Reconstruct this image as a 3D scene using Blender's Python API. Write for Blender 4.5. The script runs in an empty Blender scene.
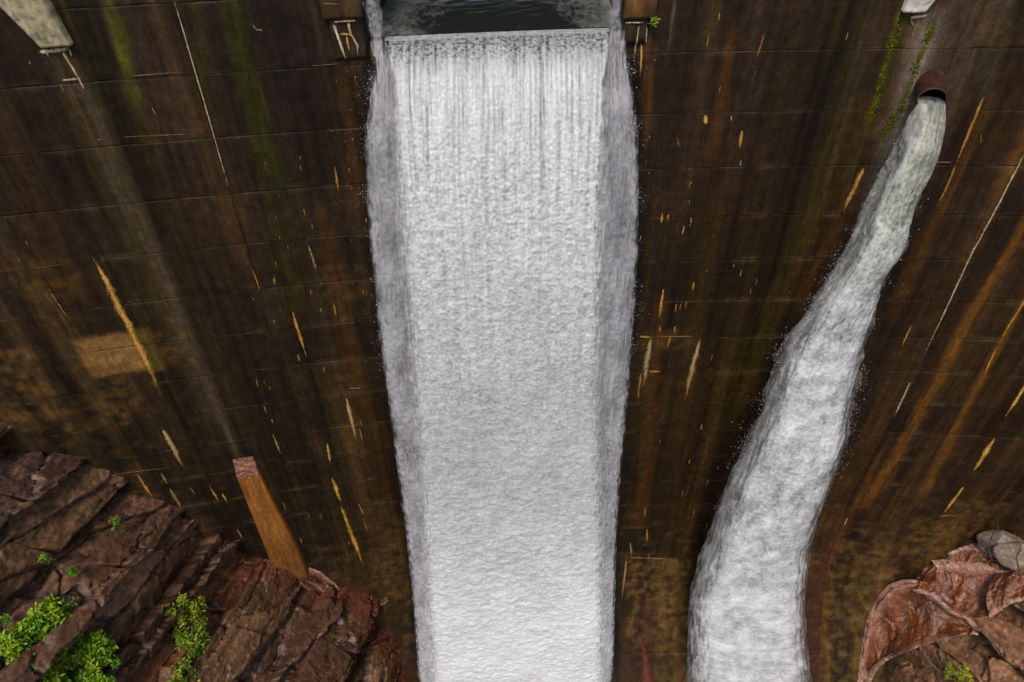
import bpy, math, random
import numpy as np

# ------------------------------------------------------------------ camera, sky, sun, exposure
scene = bpy.context.scene
col = scene.collection
from mathutils import Matrix, Vector, noise as mnoise

PITCH = math.radians(40.9)
ROLL = -0.01394
cam_data = bpy.data.cameras.new('camera')
cam = bpy.data.objects.new('camera', cam_data)
col.objects.link(cam)
cam_data.sensor_width = 36.0
cam_data.lens = 683.0 * 36.0 / 1024.0
cam_data.clip_start = 0.1
cam_data.clip_end = 2000.0
_f = Vector((0, math.cos(PITCH), -math.sin(PITCH)))
_r0 = Vector((1, 0, 0))
_u0 = _r0.cross(_f)
_r = _r0 * math.cos(ROLL) + _u0 * math.sin(ROLL)
_u = _u0 * math.cos(ROLL) - _r0 * math.sin(ROLL)
_m = Matrix((_r, _u, -_f)).transposed().to_4x4()
_m.translation = Vector((0, -16.7, 0))
cam.matrix_world = _m
scene.camera = cam

SUN_EL, SUN_AZ = math.radians(58), math.radians(195)     # azimuth clockwise from +y (the dam side)
world = bpy.data.worlds.new('World')
scene.world = world
world.use_nodes = True
wn = world.node_tree
for n in list(wn.nodes):
    wn.nodes.remove(n)
sky = wn.nodes.new('ShaderNodeTexSky')
sky.sky_type = 'NISHITA'
sky.sun_disc = False
sky.sun_elevation = SUN_EL
sky.sun_rotation = SUN_AZ
sky.dust_density = 3.0
sky.air_density = 1.0
bg = wn.nodes.new('ShaderNodeBackground')
bg.inputs['Strength'].default_value = 0.09
wo = wn.nodes.new('ShaderNodeOutputWorld')
wn.links.new(sky.outputs[0], bg.inputs[0])
wn.links.new(bg.outputs[0], wo.inputs[0])

sun_data = bpy.data.lights.new('sun', 'SUN')
sun_data.energy = 1.5
sun_data.angle = math.radians(14)
sun_data.color = (1.0, 0.94, 0.86)
sun = bpy.data.objects.new('sun', sun_data)
col.objects.link(sun)
_d = Vector((math.sin(SUN_AZ) * math.cos(SUN_EL), math.cos(SUN_AZ) * math.cos(SUN_EL), math.sin(SUN_EL)))
sun.rotation_euler = (-_d).to_track_quat('-Z', 'Y').to_euler()
sun.location = (0, -30, 40)

scene.view_settings.view_transform = 'Standard'
scene.view_settings.look = 'None'
scene.view_settings.gamma = 1.0
scene.view_settings.exposure = 0.36
scene.cycles.use_denoising = True
scene.cycles.max_bounces = 6
scene.cycles.transparent_max_bounces = 12

rng = np.random.default_rng(7)
random.seed(11)

# ------------------------------------------------------------------ measured data (metres, in the place)
STREAKS = [('w',0.037,[-7.11,-3.86,-7.14,-6.04,-7.2,-8.79]),('o',0.065,[-4.48,-8.01,-4.49,-8.38,-4.51,-8.81]),('p',0.031,[-6.15,-7.74,-6.18,-8.07]),('w',0.027,[-5.64,-4.54,-5.6,-4.65,-5.42,-4.68]),('p',0.073,[-5.6,-10.25,-5.56,-10.75,-5.56,-11.3]),('o',0.062,[-7.24,-10.86,-7.22,-11.31,-7.2,-11.81]),('p',0.034,[-6.58,-10.71,-6.59,-10.98]),('p',0.044,[-12.43,-10.67,-12.38,-11.39,-12.34,-12.18]),('O',0.229,[-11.02,-9.93,-10.96,-12.25,-11.02,-15.52]),('O',0.11,[-6.49,-12.42,-6.49,-13.39,-6.45,-14.51]),('o',0.079,[-5.28,-12.39,-5.29,-12.96]),('p',0.042,[-5.67,-12.49,-5.69,-12.72]),('h',0.066,[-5.45,-15.92,-4.87,-15.96]),('P',0.159,[-5.57,-16.27,-5.57,-17.45,-5.57,-18.82]),('p',0.079,[-5.36,-17.85,-5.38,-18.7]),('p',0.084,[-8.24,-17.51,-8.23,-18.19,-8.21,-18.84]),('p',0.045,[-8.14,-14.97,-8.18,-15.5]),('O',0.117,[-6.58,-18.42,-6.67,-19.67]),('P',0.187,[-11.44,-16.54,-11.42,-17.44,-11.41,-18.87]),('o',0.118,[-12.88,-18.56,-12.86,-19.24,-12.8,-20.06]),('p',0.091,[-12.17,-18.72,-12.16,-19.39]),('p',0.154,[-12.15,-19.56,-12.14,-20.93]),('p',0.079,[-11.53,-19.69,-11.47,-20.17]),('p',0.11,[-10.91,-19.75,-10.84,-20.84]),('o',0.081,[-10.62,-20.3,-10.59,-20.97]),('p',0.086,[-10.69,-22.55,-10.64,-23.38]),('O',0.147,[-6.75,-20.3,-6.68,-22.05]),('O',0.204,[-6.72,-22.04,-6.64,-24.16,-6.42,-26.51]),('p',0.096,[-6.05,-22.12,-5.95,-23.01]),('p',0.073,[-6.01,-23.4,-5.98,-24.04]),('h',0.038,[-13.61,-18.4,-11.52,-18.57]),('h',0.024,[-9.24,-6.86,-7.35,-6.93]),('h',0.023,[-8.54,-5.48,-7.21,-5.46]),('o',0.053,[4.76,-5.1,4.76,-5.49]),('o',0.052,[4.92,-4.66,4.94,-4.91]),('o',0.063,[6.08,-5.13,6.02,-5.82]),('o',0.043,[8.07,-5.14,8.08,-5.39]),('h',0.031,[5.33,-5.57,6.13,-5.57]),('O',0.109,[5.02,-7.1,5.1,-7.42]),('o',0.062,[5.69,-7.14,5.74,-7.36]),('o',0.106,[6.06,-7.53,6.1,-8.11]),('w',0.032,[6.21,-8.37,6.22,-8.57]),('p',0.037,[4.38,-7.68,4.49,-8.01]),('O',0.18,[9.58,-8.62,9.51,-9.34,9.42,-10.13]),('o',0.111,[11.93,-6.68,11.94,-7.28,11.97,-8.1,11.97,-8.67]),('o',0.072,[11.98,-8.49,12.02,-9.33,11.96,-9.96]),('o',0.053,[12.28,-7.68,12.4,-8.01]),('O',0.086,[4.29,-9.93,4.31,-10.32]),('o',0.074,[4.47,-9.97,4.48,-10.26]),('p',0.046,[5.14,-10.09,5.18,-10.35]),('w',0.046,[4.99,-10.38,4.98,-10.71]),('p',0.034,[5.0,-9.54,5.03,-9.73]),('w',0.065,[13.61,-7.88,13.62,-9.61,13.58,-11.33,13.66,-13.51,13.73,-16.01]),('w',0.073,[13.72,-16.62,13.79,-18.49]),('h',0.04,[11.38,-8.5,11.95,-8.49]),('o',0.075,[5.6,-12.37,5.61,-12.8]),('O',0.109,[4.68,-12.57,4.73,-13.92]),('p',0.057,[5.17,-13.21,5.21,-13.65]),('o',0.091,[4.78,-14.09,4.83,-14.43]),('o',0.091,[5.27,-14.11,5.29,-14.45]),('o',0.106,[5.17,-14.53,5.15,-15.1]),('P',0.219,[4.55,-14.55,4.54,-15.61,4.55,-17.14]),('P',0.191,[6.2,-14.61,6.15,-15.91,6.12,-17.71]),('O',0.098,[4.15,-14.53,4.59,-14.59]),('h',0.066,[4.68,-14.56,6.17,-14.61]),('O',0.123,[4.64,-16.13,5.12,-16.15]),('o',0.107,[4.4,-16.12,4.43,-17.69]),('p',0.078,[6.16,-16.62,6.14,-17.61]),('o',0.086,[12.84,-14.1,12.87,-15.18]),('o',0.096,[15.83,-12.64,15.82,-14.06,15.85,-15.13]),('o',0.082,[15.84,-14.95,16.0,-16.45]),('O',0.139,[17.46,-16.2,17.51,-17.3,17.5,-18.33]),('O',0.225,[17.62,-19.18,17.67,-20.19,17.69,-21.38]),('O',0.137,[17.71,-22.07,17.68,-23.05,17.64,-24.15]),('h',0.132,[17.53,-24.16,18.0,-23.96]),('o',0.068,[14.0,-24.57,14.03,-25.15]),('p',0.106,[5.02,-26.12,5.17,-27.08]),('p',0.134,[4.94,-26.96,4.87,-28.19,4.77,-29.45]),('o',0.105,[5.69,-25.37,5.77,-26.27]),('o',0.093,[5.45,-23.91,5.54,-24.73]),('h',0.089,[4.99,-27.01,7.31,-27.19]),('W',0.108,[-10.15,-4.84,-9.8,-4.83,-9.43,-4.79]),('w',0.066,[-9.69,-4.83,-9.63,-5.14,-9.57,-5.56]),('w',0.054,[-9.94,-5.46,-9.73,-5.46,-9.53,-5.45]),('w',0.054,[-9.57,-5.4,-9.57,-5.72]),('p',0.054,[-10.0,-5.5,-9.99,-5.77]),('w',0.044,[-9.98,-4.81,-9.99,-4.98]),('w',0.044,[-9.52,-4.8,-9.54,-5.01]),('W',0.058,[-3.91,-4.56,-3.65,-4.55,-3.32,-4.55]),('W',0.078,[-3.9,-4.58,-3.85,-4.84,-3.78,-5.2,-3.75,-5.42]),('W',0.06,[-3.56,-4.56,-3.56,-4.81,-3.44,-5.08,-3.46,-5.3]),('O',0.059,[-3.8,-4.82,-3.52,-4.84]),('O',0.06,[-3.65,-4.85,-3.63,-5.25]),('p',0.046,[-3.85,-4.97,-3.76,-5.33]),('h',0.031,[-4.05,-4.14,-3.59,-4.18]),('h',0.023,[-4.61,-5.51,-3.85,-5.49]),('w',0.043,[3.05,-4.86,3.04,-5.24,3.04,-5.66]),('O',0.087,[3.17,-5.29,3.21,-5.71,3.24,-6.14]),('w',0.033,[3.24,-4.89,3.27,-5.39]),('W',0.037,[2.71,-4.81,3.21,-4.82]),('p',0.052,[9.66,-4.84,9.63,-5.13,9.63,-5.45]),('W',0.08,[9.4,-4.84,9.65,-4.82,9.87,-4.77]),('p',0.062,[9.43,-4.86,9.65,-5.13]),('p',0.035,[-10.39,-4.99,-10.42,-5.12]),('p',0.033,[-9.75,-6.86,-9.63,-6.9]),('p',0.028,[-8.31,-6.21,-8.26,-6.46]),('p',0.036,[-12.33,-9.31,-12.34,-9.48]),('p',0.031,[-12.7,-9.79,-12.71,-9.92]),('p',0.025,[-6.02,-8.66,-6.02,-8.82]),('p',0.037,[4.43,-15.96,4.43,-16.2]),('p',0.032,[-5.53,-10.94,-5.53,-11.09]),('p',0.038,[6.04,-6.12,6.04,-6.31]),('o',0.048,[-6.75,-11.27,-6.75,-11.53]),('p',0.044,[6.98,-11.95,6.98,-12.28]),('p',0.045,[-5.38,-9.64,-5.38,-9.83]),('p',0.074,[10.03,-28.64,9.9,-29.06]),('o',0.042,[-7.57,-22.34,-7.57,-22.93]),('p',0.033,[5.16,-10.26,5.16,-10.47]),('o',0.044,[-4.14,-8.11,-4.14,-8.21]),('p',0.063,[6.97,-18.84,6.97,-19.28]),('o',0.038,[-7.09,-12.76,-7.09,-12.94]),('o',0.043,[4.74,-13.24,4.74,-13.52]),('p',0.03,[-3.96,-8.81,-3.96,-8.91]),('p',0.05,[8.53,-26.32,8.5,-26.53]),('p',0.043,[-7.46,-11.86,-7.46,-11.99]),('p',0.038,[6.07,-6.02,6.07,-6.14]),('p',0.046,[-8.6,-23.77,-8.6,-24.28]),('p',0.044,[4.79,-13.43,4.79,-13.58]),('p',0.034,[-7.83,-15.38,-7.83,-15.63]),('p',0.038,[6.71,-11.74,6.71,-11.93]),('p',0.037,[-9.34,-22.8,-9.34,-23.06]),('p',0.051,[5.53,-19.69,5.53,-19.92]),('o',0.033,[-5.5,-11.59,-5.5,-11.7]),('p',0.041,[9.12,-18.98,9.12,-19.23]),('p',0.036,[-5.33,-7.95,-5.33,-8.11]),('p',0.03,[4.97,-8.98,4.97,-9.11]),('p',0.028,[-6.29,-9.93,-6.29,-10.08]),('o',0.055,[5.87,-28.21,5.81,-28.55]),('o',0.033,[-5.29,-17.41,-5.29,-17.84]),('o',0.051,[5.49,-13.14,5.49,-13.52]),('o',0.034,[-4.37,-11.94,-4.37,-12.22]),('p',0.032,[4.94,-8.97,4.94,-9.23]),('p',0.053,[-6.7,-14.2,-6.7,-14.58]),('p',0.038,[5.27,-6.37,5.27,-6.6]),('o',0.054,[-8.73,-21.36,-8.73,-21.94]),('p',0.062,[7.78,-22.12,7.78,-22.74]),('p',0.027,[-6.24,-9.29,-6.24,-9.51]),('o',0.04,[9.21,-23.48,9.21,-24.11]),('o',0.042,[-3.93,-9.57,-3.93,-9.79]),('p',0.049,[6.19,-15.44,6.19,-15.59]),('p',0.03,[-7.94,-15.14,-7.94,-15.35]),('p',0.07,[5.93,-26.79,5.87,-27.3]),('p',0.028,[-4.17,-8.6,-4.17,-8.8]),('p',0.03,[7.53,-12.29,7.53,-12.61]),('o',0.057,[-8.2,-16.22,-8.2,-16.66]),('o',0.063,[6.84,-20.87,6.84,-21.24]),('p',0.028,[-6.72,-11.16,-6.72,-11.47]),('o',0.031,[5.92,-11.91,5.92,-12.06]),('p',0.043,[-5.84,-11.8,-5.84,-12.04]),('p',0.045,[3.77,-10.65,3.77,-10.89]),('p',0.051,[-6.04,-14.82,-6.04,-15.12]),('o',0.037,[6.87,-22.83,6.87,-23.5]),('p',0.059,[-9.93,-22.38,-9.93,-22.84]),('p',0.063,[8.68,-28.5,8.6,-28.81]),('p',0.045,[-5.49,-9.16,-5.49,-9.41]),('o',0.049,[5.32,-13.2,5.32,-13.49]),('o',0.06,[-9.38,-22.39,-9.38,-22.76]),('o',0.073,[9.1,-26.97,9.07,-27.17]),('p',0.054,[-8.1,-16.9,-8.1,-17.16]),('p',0.052,[6.72,-15.39,6.72,-15.77]),('o',0.07,[-6.83,-24.52,-6.83,-24.79]),('p',0.047,[9.26,-29.92,9.21,-30.07]),('o',0.045,[-8.0,-22.34,-8.0,-22.64]),('p',0.046,[7.43,-12.66,7.43,-12.94]),('o',0.037,[-6.14,-10.24,-6.14,-10.42]),('p',0.048,[7.56,-24.24,7.55,-24.67]),('o',0.032,[-5.28,-7.69,-5.28,-7.8]),('p',0.06,[8.25,-25.1,8.23,-25.46])]
STAINS = [('ms',0.75,0.167,0.206,[-8.44,-3.71,-8.47,-4.6,-8.62,-5.79]),('gr',0.18,0.206,0.326,[-8.62,-5.79,-8.74,-8.04,-9.0,-10.4]),('gr',0.7,0.279,0.377,[-5.98,-3.83,-6.07,-5.98,-6.08,-7.75]),('gr',0.32,0.391,0.587,[-6.03,-6.96,-6.12,-9.47,-6.21,-12.16]),('gr',0.4,0.17,0.21,[-6.74,-3.8,-7.09,-6.02]),('gr',0.25,0.517,0.731,[-9.25,-3.67,-9.82,-8.48,-9.99,-12.72]),('gr',0.6,0.159,0.116,[4.76,-4.19,4.81,-4.71]),('gr',0.5,0.206,0.144,[7.8,-4.24,7.79,-5.45]),('gr',0.28,0.323,0.775,[8.37,-4.46,8.52,-9.02,8.01,-17.15]),('gr',0.45,0.116,0.222,[9.38,-4.58,9.39,-6.06,9.27,-7.33,9.29,-9.34]),('ol',0.55,0.353,0.588,[9.05,-6.68,8.67,-11.66,8.15,-18.71]),('ol',0.3,0.448,0.886,[5.59,-9.59,6.32,-17.62,6.42,-27.23]),('ol',0.3,0.235,0.536,[6.63,-4.87,7.01,-9.62,7.4,-17.65]),('gy',0.65,0.37,0.176,[-9.81,-4.93,-9.68,-6.17,-9.68,-7.15,-9.59,-10.65,-9.62,-18.84]),('oc',0.45,0.068,0.049,[-9.86,-5.92,-9.8,-6.88,-9.81,-7.79]),('gy',0.25,0.237,0.396,[-9.7,-6.89,-9.63,-10.0,-9.84,-16.62]),('gz',0.9,0.47,0.42,[9.93,-4.95,10.12,-7.07,10.25,-9.65]),('gy',0.5,0.229,0.198,[10.28,-4.37,10.51,-5.82,10.41,-6.31]),('gy',0.65,0.776,0.412,[10.91,-4.27,10.99,-5.83,11.1,-7.33]),('gz',0.6,0.392,0.303,[10.25,-9.65,10.33,-12.03]),('ms',0.8,0.07,0.077,[9.12,-4.81,9.22,-5.58,9.32,-7.17]),('ms',0.8,0.071,0.105,[10.04,-5.17,10.0,-6.68,9.83,-7.77]),('bk',0.85,0.213,0.46,[9.54,-8.16,9.45,-10.13,8.96,-12.78,8.72,-16.43,8.5,-20.41]),('bk',0.7,0.163,0.381,[11.25,-8.73,11.68,-12.39,12.44,-16.62,12.83,-20.33]),('bk',0.8,0.158,0.406,[-3.19,-4.57,-3.65,-7.66,-3.97,-10.99,-4.23,-17.67,-4.41,-26.2,-4.36,-31.75]),('bk',0.8,0.193,0.413,[3.04,-5.7,3.62,-9.52,4.02,-14.27,4.25,-21.46,4.51,-27.15,4.56,-32.41]),('bk',0.95,0.124,0.221,[-6.48,-13.88,-6.47,-16.56,-6.55,-19.99]),('bk',0.7,0.052,0.198,[-7.19,-8.85,-7.25,-12.02,-7.28,-18.99,-7.29,-22.96]),('bk',0.6,0.241,0.474,[-13.49,-11.01,-13.38,-13.22,-13.3,-15.79,-13.17,-18.32]),('bk',0.2,0.474,0.808,[-12.06,-7.4,-12.19,-10.91,-12.21,-15.16]),('bk',0.6,0.589,1.292,[-12.54,-16.95,-11.59,-19.9,-10.16,-23.88,-8.43,-27.61]),('bk',0.5,0.225,0.263,[-4.56,-4.72,-4.62,-6.56,-4.73,-8.7]),('bk',0.5,0.185,0.228,[-4.31,-5.39,-4.33,-7.89,-4.52,-10.93]),('bk',0.4,0.31,0.435,[7.12,-7.3,7.29,-9.63,7.25,-12.76]),('bk',0.5,0.333,0.624,[14.15,-9.6,14.44,-14.3,15.05,-21.39]),('bk',0.45,0.193,0.311,[13.09,-9.31,13.07,-11.99,13.37,-16.59]),('or',0.95,0.169,0.368,[14.63,-10.06,14.53,-12.69,14.61,-16.77,14.64,-20.22,14.48,-23.37]),('or',0.75,0.154,0.24,[15.83,-13.02,15.97,-16.07,16.19,-19.53,16.41,-22.53]),('or',0.5,0.115,0.183,[14.02,-20.56,14.09,-24.76,13.82,-27.9,13.96,-29.97,14.31,-32.64]),('or',0.35,0.202,0.313,[12.13,-6.81,12.15,-9.33,12.15,-13.15]),('or',0.4,0.143,0.212,[5.3,-5.3,5.39,-6.75,5.38,-8.09]),('or',0.35,0.223,0.283,[9.48,-9.49,9.31,-11.31,9.07,-13.17]),('or',0.6,0.207,0.248,[13.47,-7.58,13.49,-9.31]),('or',0.5,0.093,0.154,[3.18,-4.8,3.38,-5.71,3.62,-7.22]),('or',0.3,0.25,0.426,[4.65,-13.07,5.01,-18.61,5.34,-24.85]),('or',0.25,0.235,0.32,[-3.83,-5.65,-3.95,-7.11,-4.11,-9.05]),('or',0.25,0.268,0.485,[-5.09,-9.27,-5.09,-12.3,-5.24,-17.51]),('or',0.12,0.191,0.277,[-7.37,-6.6,-7.43,-8.45,-7.49,-10.6]),('or',0.1,0.408,0.615,[-11.54,-6.23,-11.91,-9.07,-12.34,-11.93]),('rd',0.9,0.338,0.64,[14.01,-24.77,13.56,-27.92,13.59,-30.41,13.77,-32.66]),('rd',0.7,0.543,0.551,[6.09,-29.18,6.12,-32.74]),('rd',0.75,0.515,0.901,[-7.32,-27.05,-6.24,-29.41,-5.04,-31.96]),('wh',0.35,0.046,0.047,[3.83,-4.43,3.86,-4.95]),('gy',0.5,0.275,0.3,[11.52,-4.37,11.73,-5.36,11.9,-6.56]),('gr',0.3,0.14,0.194,[11.72,-4.91,11.85,-5.83]),('oc',0.5,0.107,0.147,[-12.58,-10.68,-12.48,-12.26,-12.53,-13.4]),('oc',0.3,0.198,0.32,[-6.03,-15.92,-5.88,-18.99,-5.99,-23.27]),('ol',0.35,0.522,0.799,[-6.86,-20.51,-6.77,-27.92,-6.49,-29.81])]
PATCHES = [('tb',0.95,-12.58,-11.02,-14.07,-12.63),('ye',0.95,-11.06,-10.55,-14.19,-12.55),('oc',0.5,-10.48,-9.63,-14.19,-12.75),('tn',0.45,-14.76,-13.7,-14.55,-12.55),('tn',0.4,-15.41,-13.95,-15.59,-14.6),('tn',0.35,-12.72,-11.54,-15.55,-13.95),('tn',0.3,-14.03,-12.2,-16.25,-15.2),('oc',0.35,-13.15,-11.58,-11.17,-9.8),('bk',0.95,-10.03,-8.84,-18.81,-18.25),('ye',0.45,13.84,16.71,-32.57,-28.45),('oc',0.4,13.7,16.8,-28.52,-25.92),('tn',0.5,5.06,7.41,-30.88,-27.21),('ye',0.4,6.27,7.86,-32.75,-27.24),('oc',0.45,16.68,18.83,-26.77,-24.44),('oc',0.45,17.7,19.92,-25.77,-22.96),('oc',0.4,8.04,10.15,-17.92,-16.66),('ol',0.4,-7.17,-4.63,-29.44,-26.51),('oc',0.3,-5.54,-4.19,-12.31,-11.08),('tn',0.3,6.79,8.52,-16.56,-15.99),('oc',0.4,4.37,6.2,-15.19,-14.32),('oc',0.35,-5.67,-4.37,-28.17,-23.53)]  # the bk patch paints the shade of a recess above the buttress head
MOSS = [(9.24,-4.97,0.084),(9.26,-5.52,0.063),(9.18,-5.08,0.042),(9.23,-5.53,0.079),(9.22,-5.42,0.046),(9.24,-5.54,0.039),(9.18,-5.43,0.083),(9.11,-5.04,0.059),(9.15,-4.97,0.047),(9.15,-4.94,0.033),(9.2,-5.58,0.069),(9.27,-5.38,0.066),(9.31,-6.39,0.061),(9.21,-6.16,0.07),(9.23,-6.04,0.076),(9.24,-5.98,0.034),(9.25,-5.72,0.052),(9.23,-6.15,0.077),(9.21,-5.85,0.032),(9.29,-6.32,0.031),(9.28,-6.39,0.077),(9.28,-6.27,0.043),(9.19,-6.04,0.04),(9.27,-6.28,0.085),(9.37,-6.91,0.051),(9.25,-7.01,0.076),(9.33,-6.83,0.08),(9.31,-6.63,0.066),(9.29,-7.04,0.065),(9.27,-6.6,0.077),(9.26,-6.88,0.064),(9.36,-6.66,0.076),(9.36,-7.04,0.066),(9.24,-6.91,0.063),(9.32,-6.79,0.034),(9.29,-6.92,0.057),(9.99,-5.55,0.041),(10.02,-5.22,0.073),(10.0,-5.8,0.084),(9.99,-5.75,0.058),(10.08,-5.18,0.064),(9.99,-5.19,0.07),(10.02,-5.2,0.05),(10.01,-5.79,0.071),(9.99,-5.74,0.063),(10.08,-5.2,0.053),(10.0,-5.85,0.046),(9.93,-5.65,0.073),(9.98,-6.44,0.031),(10.01,-6.59,0.081),(10.0,-6.09,0.065),(9.96,-6.55,0.048),(10.0,-6.37,0.032),(10.05,-6.08,0.046),(10.05,-6.61,0.035),(10.06,-6.67,0.039),(10.02,-5.94,0.067),(10.1,-6.59,0.057),(9.97,-5.96,0.084),(10.04,-6.0,0.043),(10.03,-7.27,0.046),(10.04,-7.08,0.066),(10.01,-7.32,0.04),(9.99,-7.18,0.031),(9.96,-7.22,0.032),(10.01,-6.91,0.048),(9.89,-7.37,0.084),(9.96,-6.8,0.042),(10.0,-7.35,0.084),(9.98,-6.72,0.08),(9.91,-7.17,0.036),(9.91,-6.82,0.038),(9.82,-7.54,0.05),(9.82,-7.63,0.076),(9.86,-7.63,0.042),(9.91,-7.46,0.062),(9.87,-7.45,0.05),(9.81,-7.61,0.082),(9.83,-7.45,0.042),(10.03,-7.39,0.041),(9.82,-7.65,0.057),(9.81,-7.4,0.047),(9.82,-7.62,0.051),(9.89,-7.54,0.05)]
JET = [(10.2,-0.61,-6.57,0.29),(10.03,-0.93,-6.95,0.41),(9.94,-1.15,-7.49,0.51),(9.87,-1.25,-7.78,0.53),(9.62,-1.48,-8.67,0.62),(9.48,-1.75,-9.98,0.84),(9.3,-1.84,-10.46,0.76),(9.1,-2.01,-11.55,0.97),(8.85,-2.18,-12.74,1.31),(8.86,-2.35,-14.03,1.43),(8.92,-2.52,-15.44,1.49),(8.83,-2.7,-17.1,1.59),(8.68,-2.89,-19.04,1.72),(8.66,-3.01,-20.36,1.79),(8.69,-3.19,-22.42,1.99),(8.89,-3.38,-24.72,2.2),(9.4,-3.58,-27.32,2.41),(10.25,-3.86,-31.23,2.75)]
FALL_LEFT = [(-5.28,-3.08),(-5.97,-3.16),(-6.94,-3.28),(-8.01,-3.35),(-9.17,-3.37),(-10.44,-3.38),(-11.82,-3.4),(-13.36,-3.37),(-15.05,-3.35),(-16.95,-3.36),(-19.09,-3.35),(-21.53,-3.41),(-24.33,-3.52),(-26.35,-3.62)]
FALL_RIGHT = [(-5.45,2.81),(-6.18,2.91),(-7.2,3.0),(-8.31,3.08),(-9.51,3.14),(-10.82,3.18),(-12.26,3.2),(-13.85,3.21),(-15.61,3.19),(-17.58,3.21),(-19.8,3.27),(-22.33,3.41),(-25.25,3.58),(-27.37,3.69)]
SHEET_LEFT = [(-5.16,-2.74),(-5.61,-2.56),(-7.58,-2.54),(-8.7,-2.53),(-10.45,-2.55),(-12.74,-2.61),(-15.07,-2.64),(-19.1,-2.78),(-26.37,-3.02)]
SHEET_RIGHT = [(-5.15,2.35),(-5.8,2.21),(-8.29,2.18),(-10.81,2.24),(-13.83,2.36),(-17.57,2.59),(-21.27,2.86),(-27.36,3.23)]
CONTACT_LEFT = [(-16.46,-14.92),(-15.89,-15.99),(-15.28,-16.51),(-14.67,-17.09),(-14.54,-17.9),(-13.95,-18.35),(-13.29,-19.1),(-12.97,-20.07),(-12.16,-21.24),(-11.54,-22.74),(-10.64,-24.29),(-9.99,-24.83),(-8.93,-25.43),(-7.89,-26.66),(-7.4,-27.81),(-6.44,-29.16),(-5.64,-30.35),(-5.03,-31.67),(-4.6,-32.54)]
CONTACT_RIGHT = [(21.41,-22.48),(20.89,-24.27),(19.98,-25.87),(18.39,-27.54),(17.42,-29.31),(16.71,-31.03),(16.3,-32.53)]
GUTTER_LEFT = [(-8.67,-1.24,-25.8),(-8.25,-1.26,-26.25),(-7.83,-1.34,-26.84),(-7.39,-1.56,-27.71),(-6.91,-1.8,-28.48),(-6.37,-2.12,-29.3),(-5.8,-2.48,-30.08),(-5.36,-2.99,-30.95),(-5.08,-3.7,-31.96)]
GUTTER_FOOT = [(-8.92,-1.99,-25.82),(-8.5,-2.01,-26.27),(-8.08,-2.09,-26.86),(-7.64,-2.31,-27.73),(-7.16,-2.55,-28.5),(-6.62,-2.87,-29.32),(-6.05,-3.23,-30.1),(-5.61,-3.74,-30.97),(-5.33,-4.45,-31.98)]
SHELL_A_RIM = [(15.58,-3.78,-32.45),(15.72,-2.8,-31.12),(15.88,-2.11,-29.97),(16.18,-1.6,-28.89),(16.53,-1.39,-28.0),(16.94,-1.47,-27.44),(17.44,-1.71,-27.11),(17.91,-2.07,-27.13),(18.42,-2.5,-27.35),(18.84,-2.92,-27.56),(19.13,-3.33,-27.77)]
SHELL_A_FOOT = [(15.71,-4.04,-32.34),(15.89,-3.69,-31.63),(16.08,-3.44,-30.99),(16.36,-3.32,-30.48),(16.61,-3.33,-29.97),(16.92,-3.36,-29.45),(17.29,-3.41,-28.89),(17.68,-3.43,-28.41),(18.07,-3.5,-28.01),(18.47,-3.54,-27.75),(18.94,-3.54,-27.59)]
SHELL_B_RIM = [(17.44,-1.26,-27.82),(17.76,-1.12,-27.33),(18.09,-1.0,-26.82),(18.44,-1.15,-26.49),(18.86,-1.36,-26.32),(19.24,-1.55,-26.08),(19.61,-1.75,-25.83),(19.98,-1.96,-25.63),(20.27,-2.06,-25.33),(20.62,-2.16,-25.0)]
SHELL_B_FOOT = [(17.04,-1.84,-27.02),(17.38,-2.16,-26.95),(17.73,-2.5,-26.98),(18.0,-2.86,-27.06),(18.22,-3.16,-26.98),(18.55,-3.36,-26.85),(18.96,-3.43,-26.56),(19.26,-3.35,-26.07),(19.6,-3.3,-25.55),(20.01,-3.29,-25.11)]
SHELL_C_RIM = [(17.59,-1.1,-28.02),(17.91,-0.95,-27.54),(18.29,-0.83,-27.03),(18.7,-0.7,-26.38),(19.15,-0.71,-25.92),(19.62,-0.91,-25.6),(19.98,-1.25,-25.59)]
SHELL_C_FOOT = [(17.49,-1.28,-27.87),(17.79,-1.15,-27.36),(18.13,-1.06,-26.88),(18.53,-1.17,-26.54),(18.99,-1.38,-26.36),(19.44,-1.62,-26.04),(19.93,-1.88,-25.77)]
PALE_BOULDER_A = (20.02,-1.06,-24.71)
PALE_BOULDER_B = (20.23,-1.68,-24.61)
PALE_BOULDER_C = (19.73,-0.89,-25.34)
SCREE = (18.49,-4.27,-29.15)

# ------------------------------------------------------------------ helpers
def lin(r, g, b):
    c = np.array([r, g, b], float) / 255.0
    return np.where(c <= 0.04045, c / 12.92, ((c + 0.055) / 1.055) ** 2.4)

def _hash(ix, iy, seed):
    h = (ix.astype(np.int64) * 374761393 + iy.astype(np.int64) * 668265263 + seed * 974634777) & 0xFFFFFFFF
    h = ((h ^ (h >> 13)) * 1274126177) & 0xFFFFFFFF
    h = ((h ^ (h >> 16)) * 2246822519) & 0xFFFFFFFF
    return ((h ^ (h >> 15)) & 0xFFFFFF) / float(0xFFFFFF)

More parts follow.
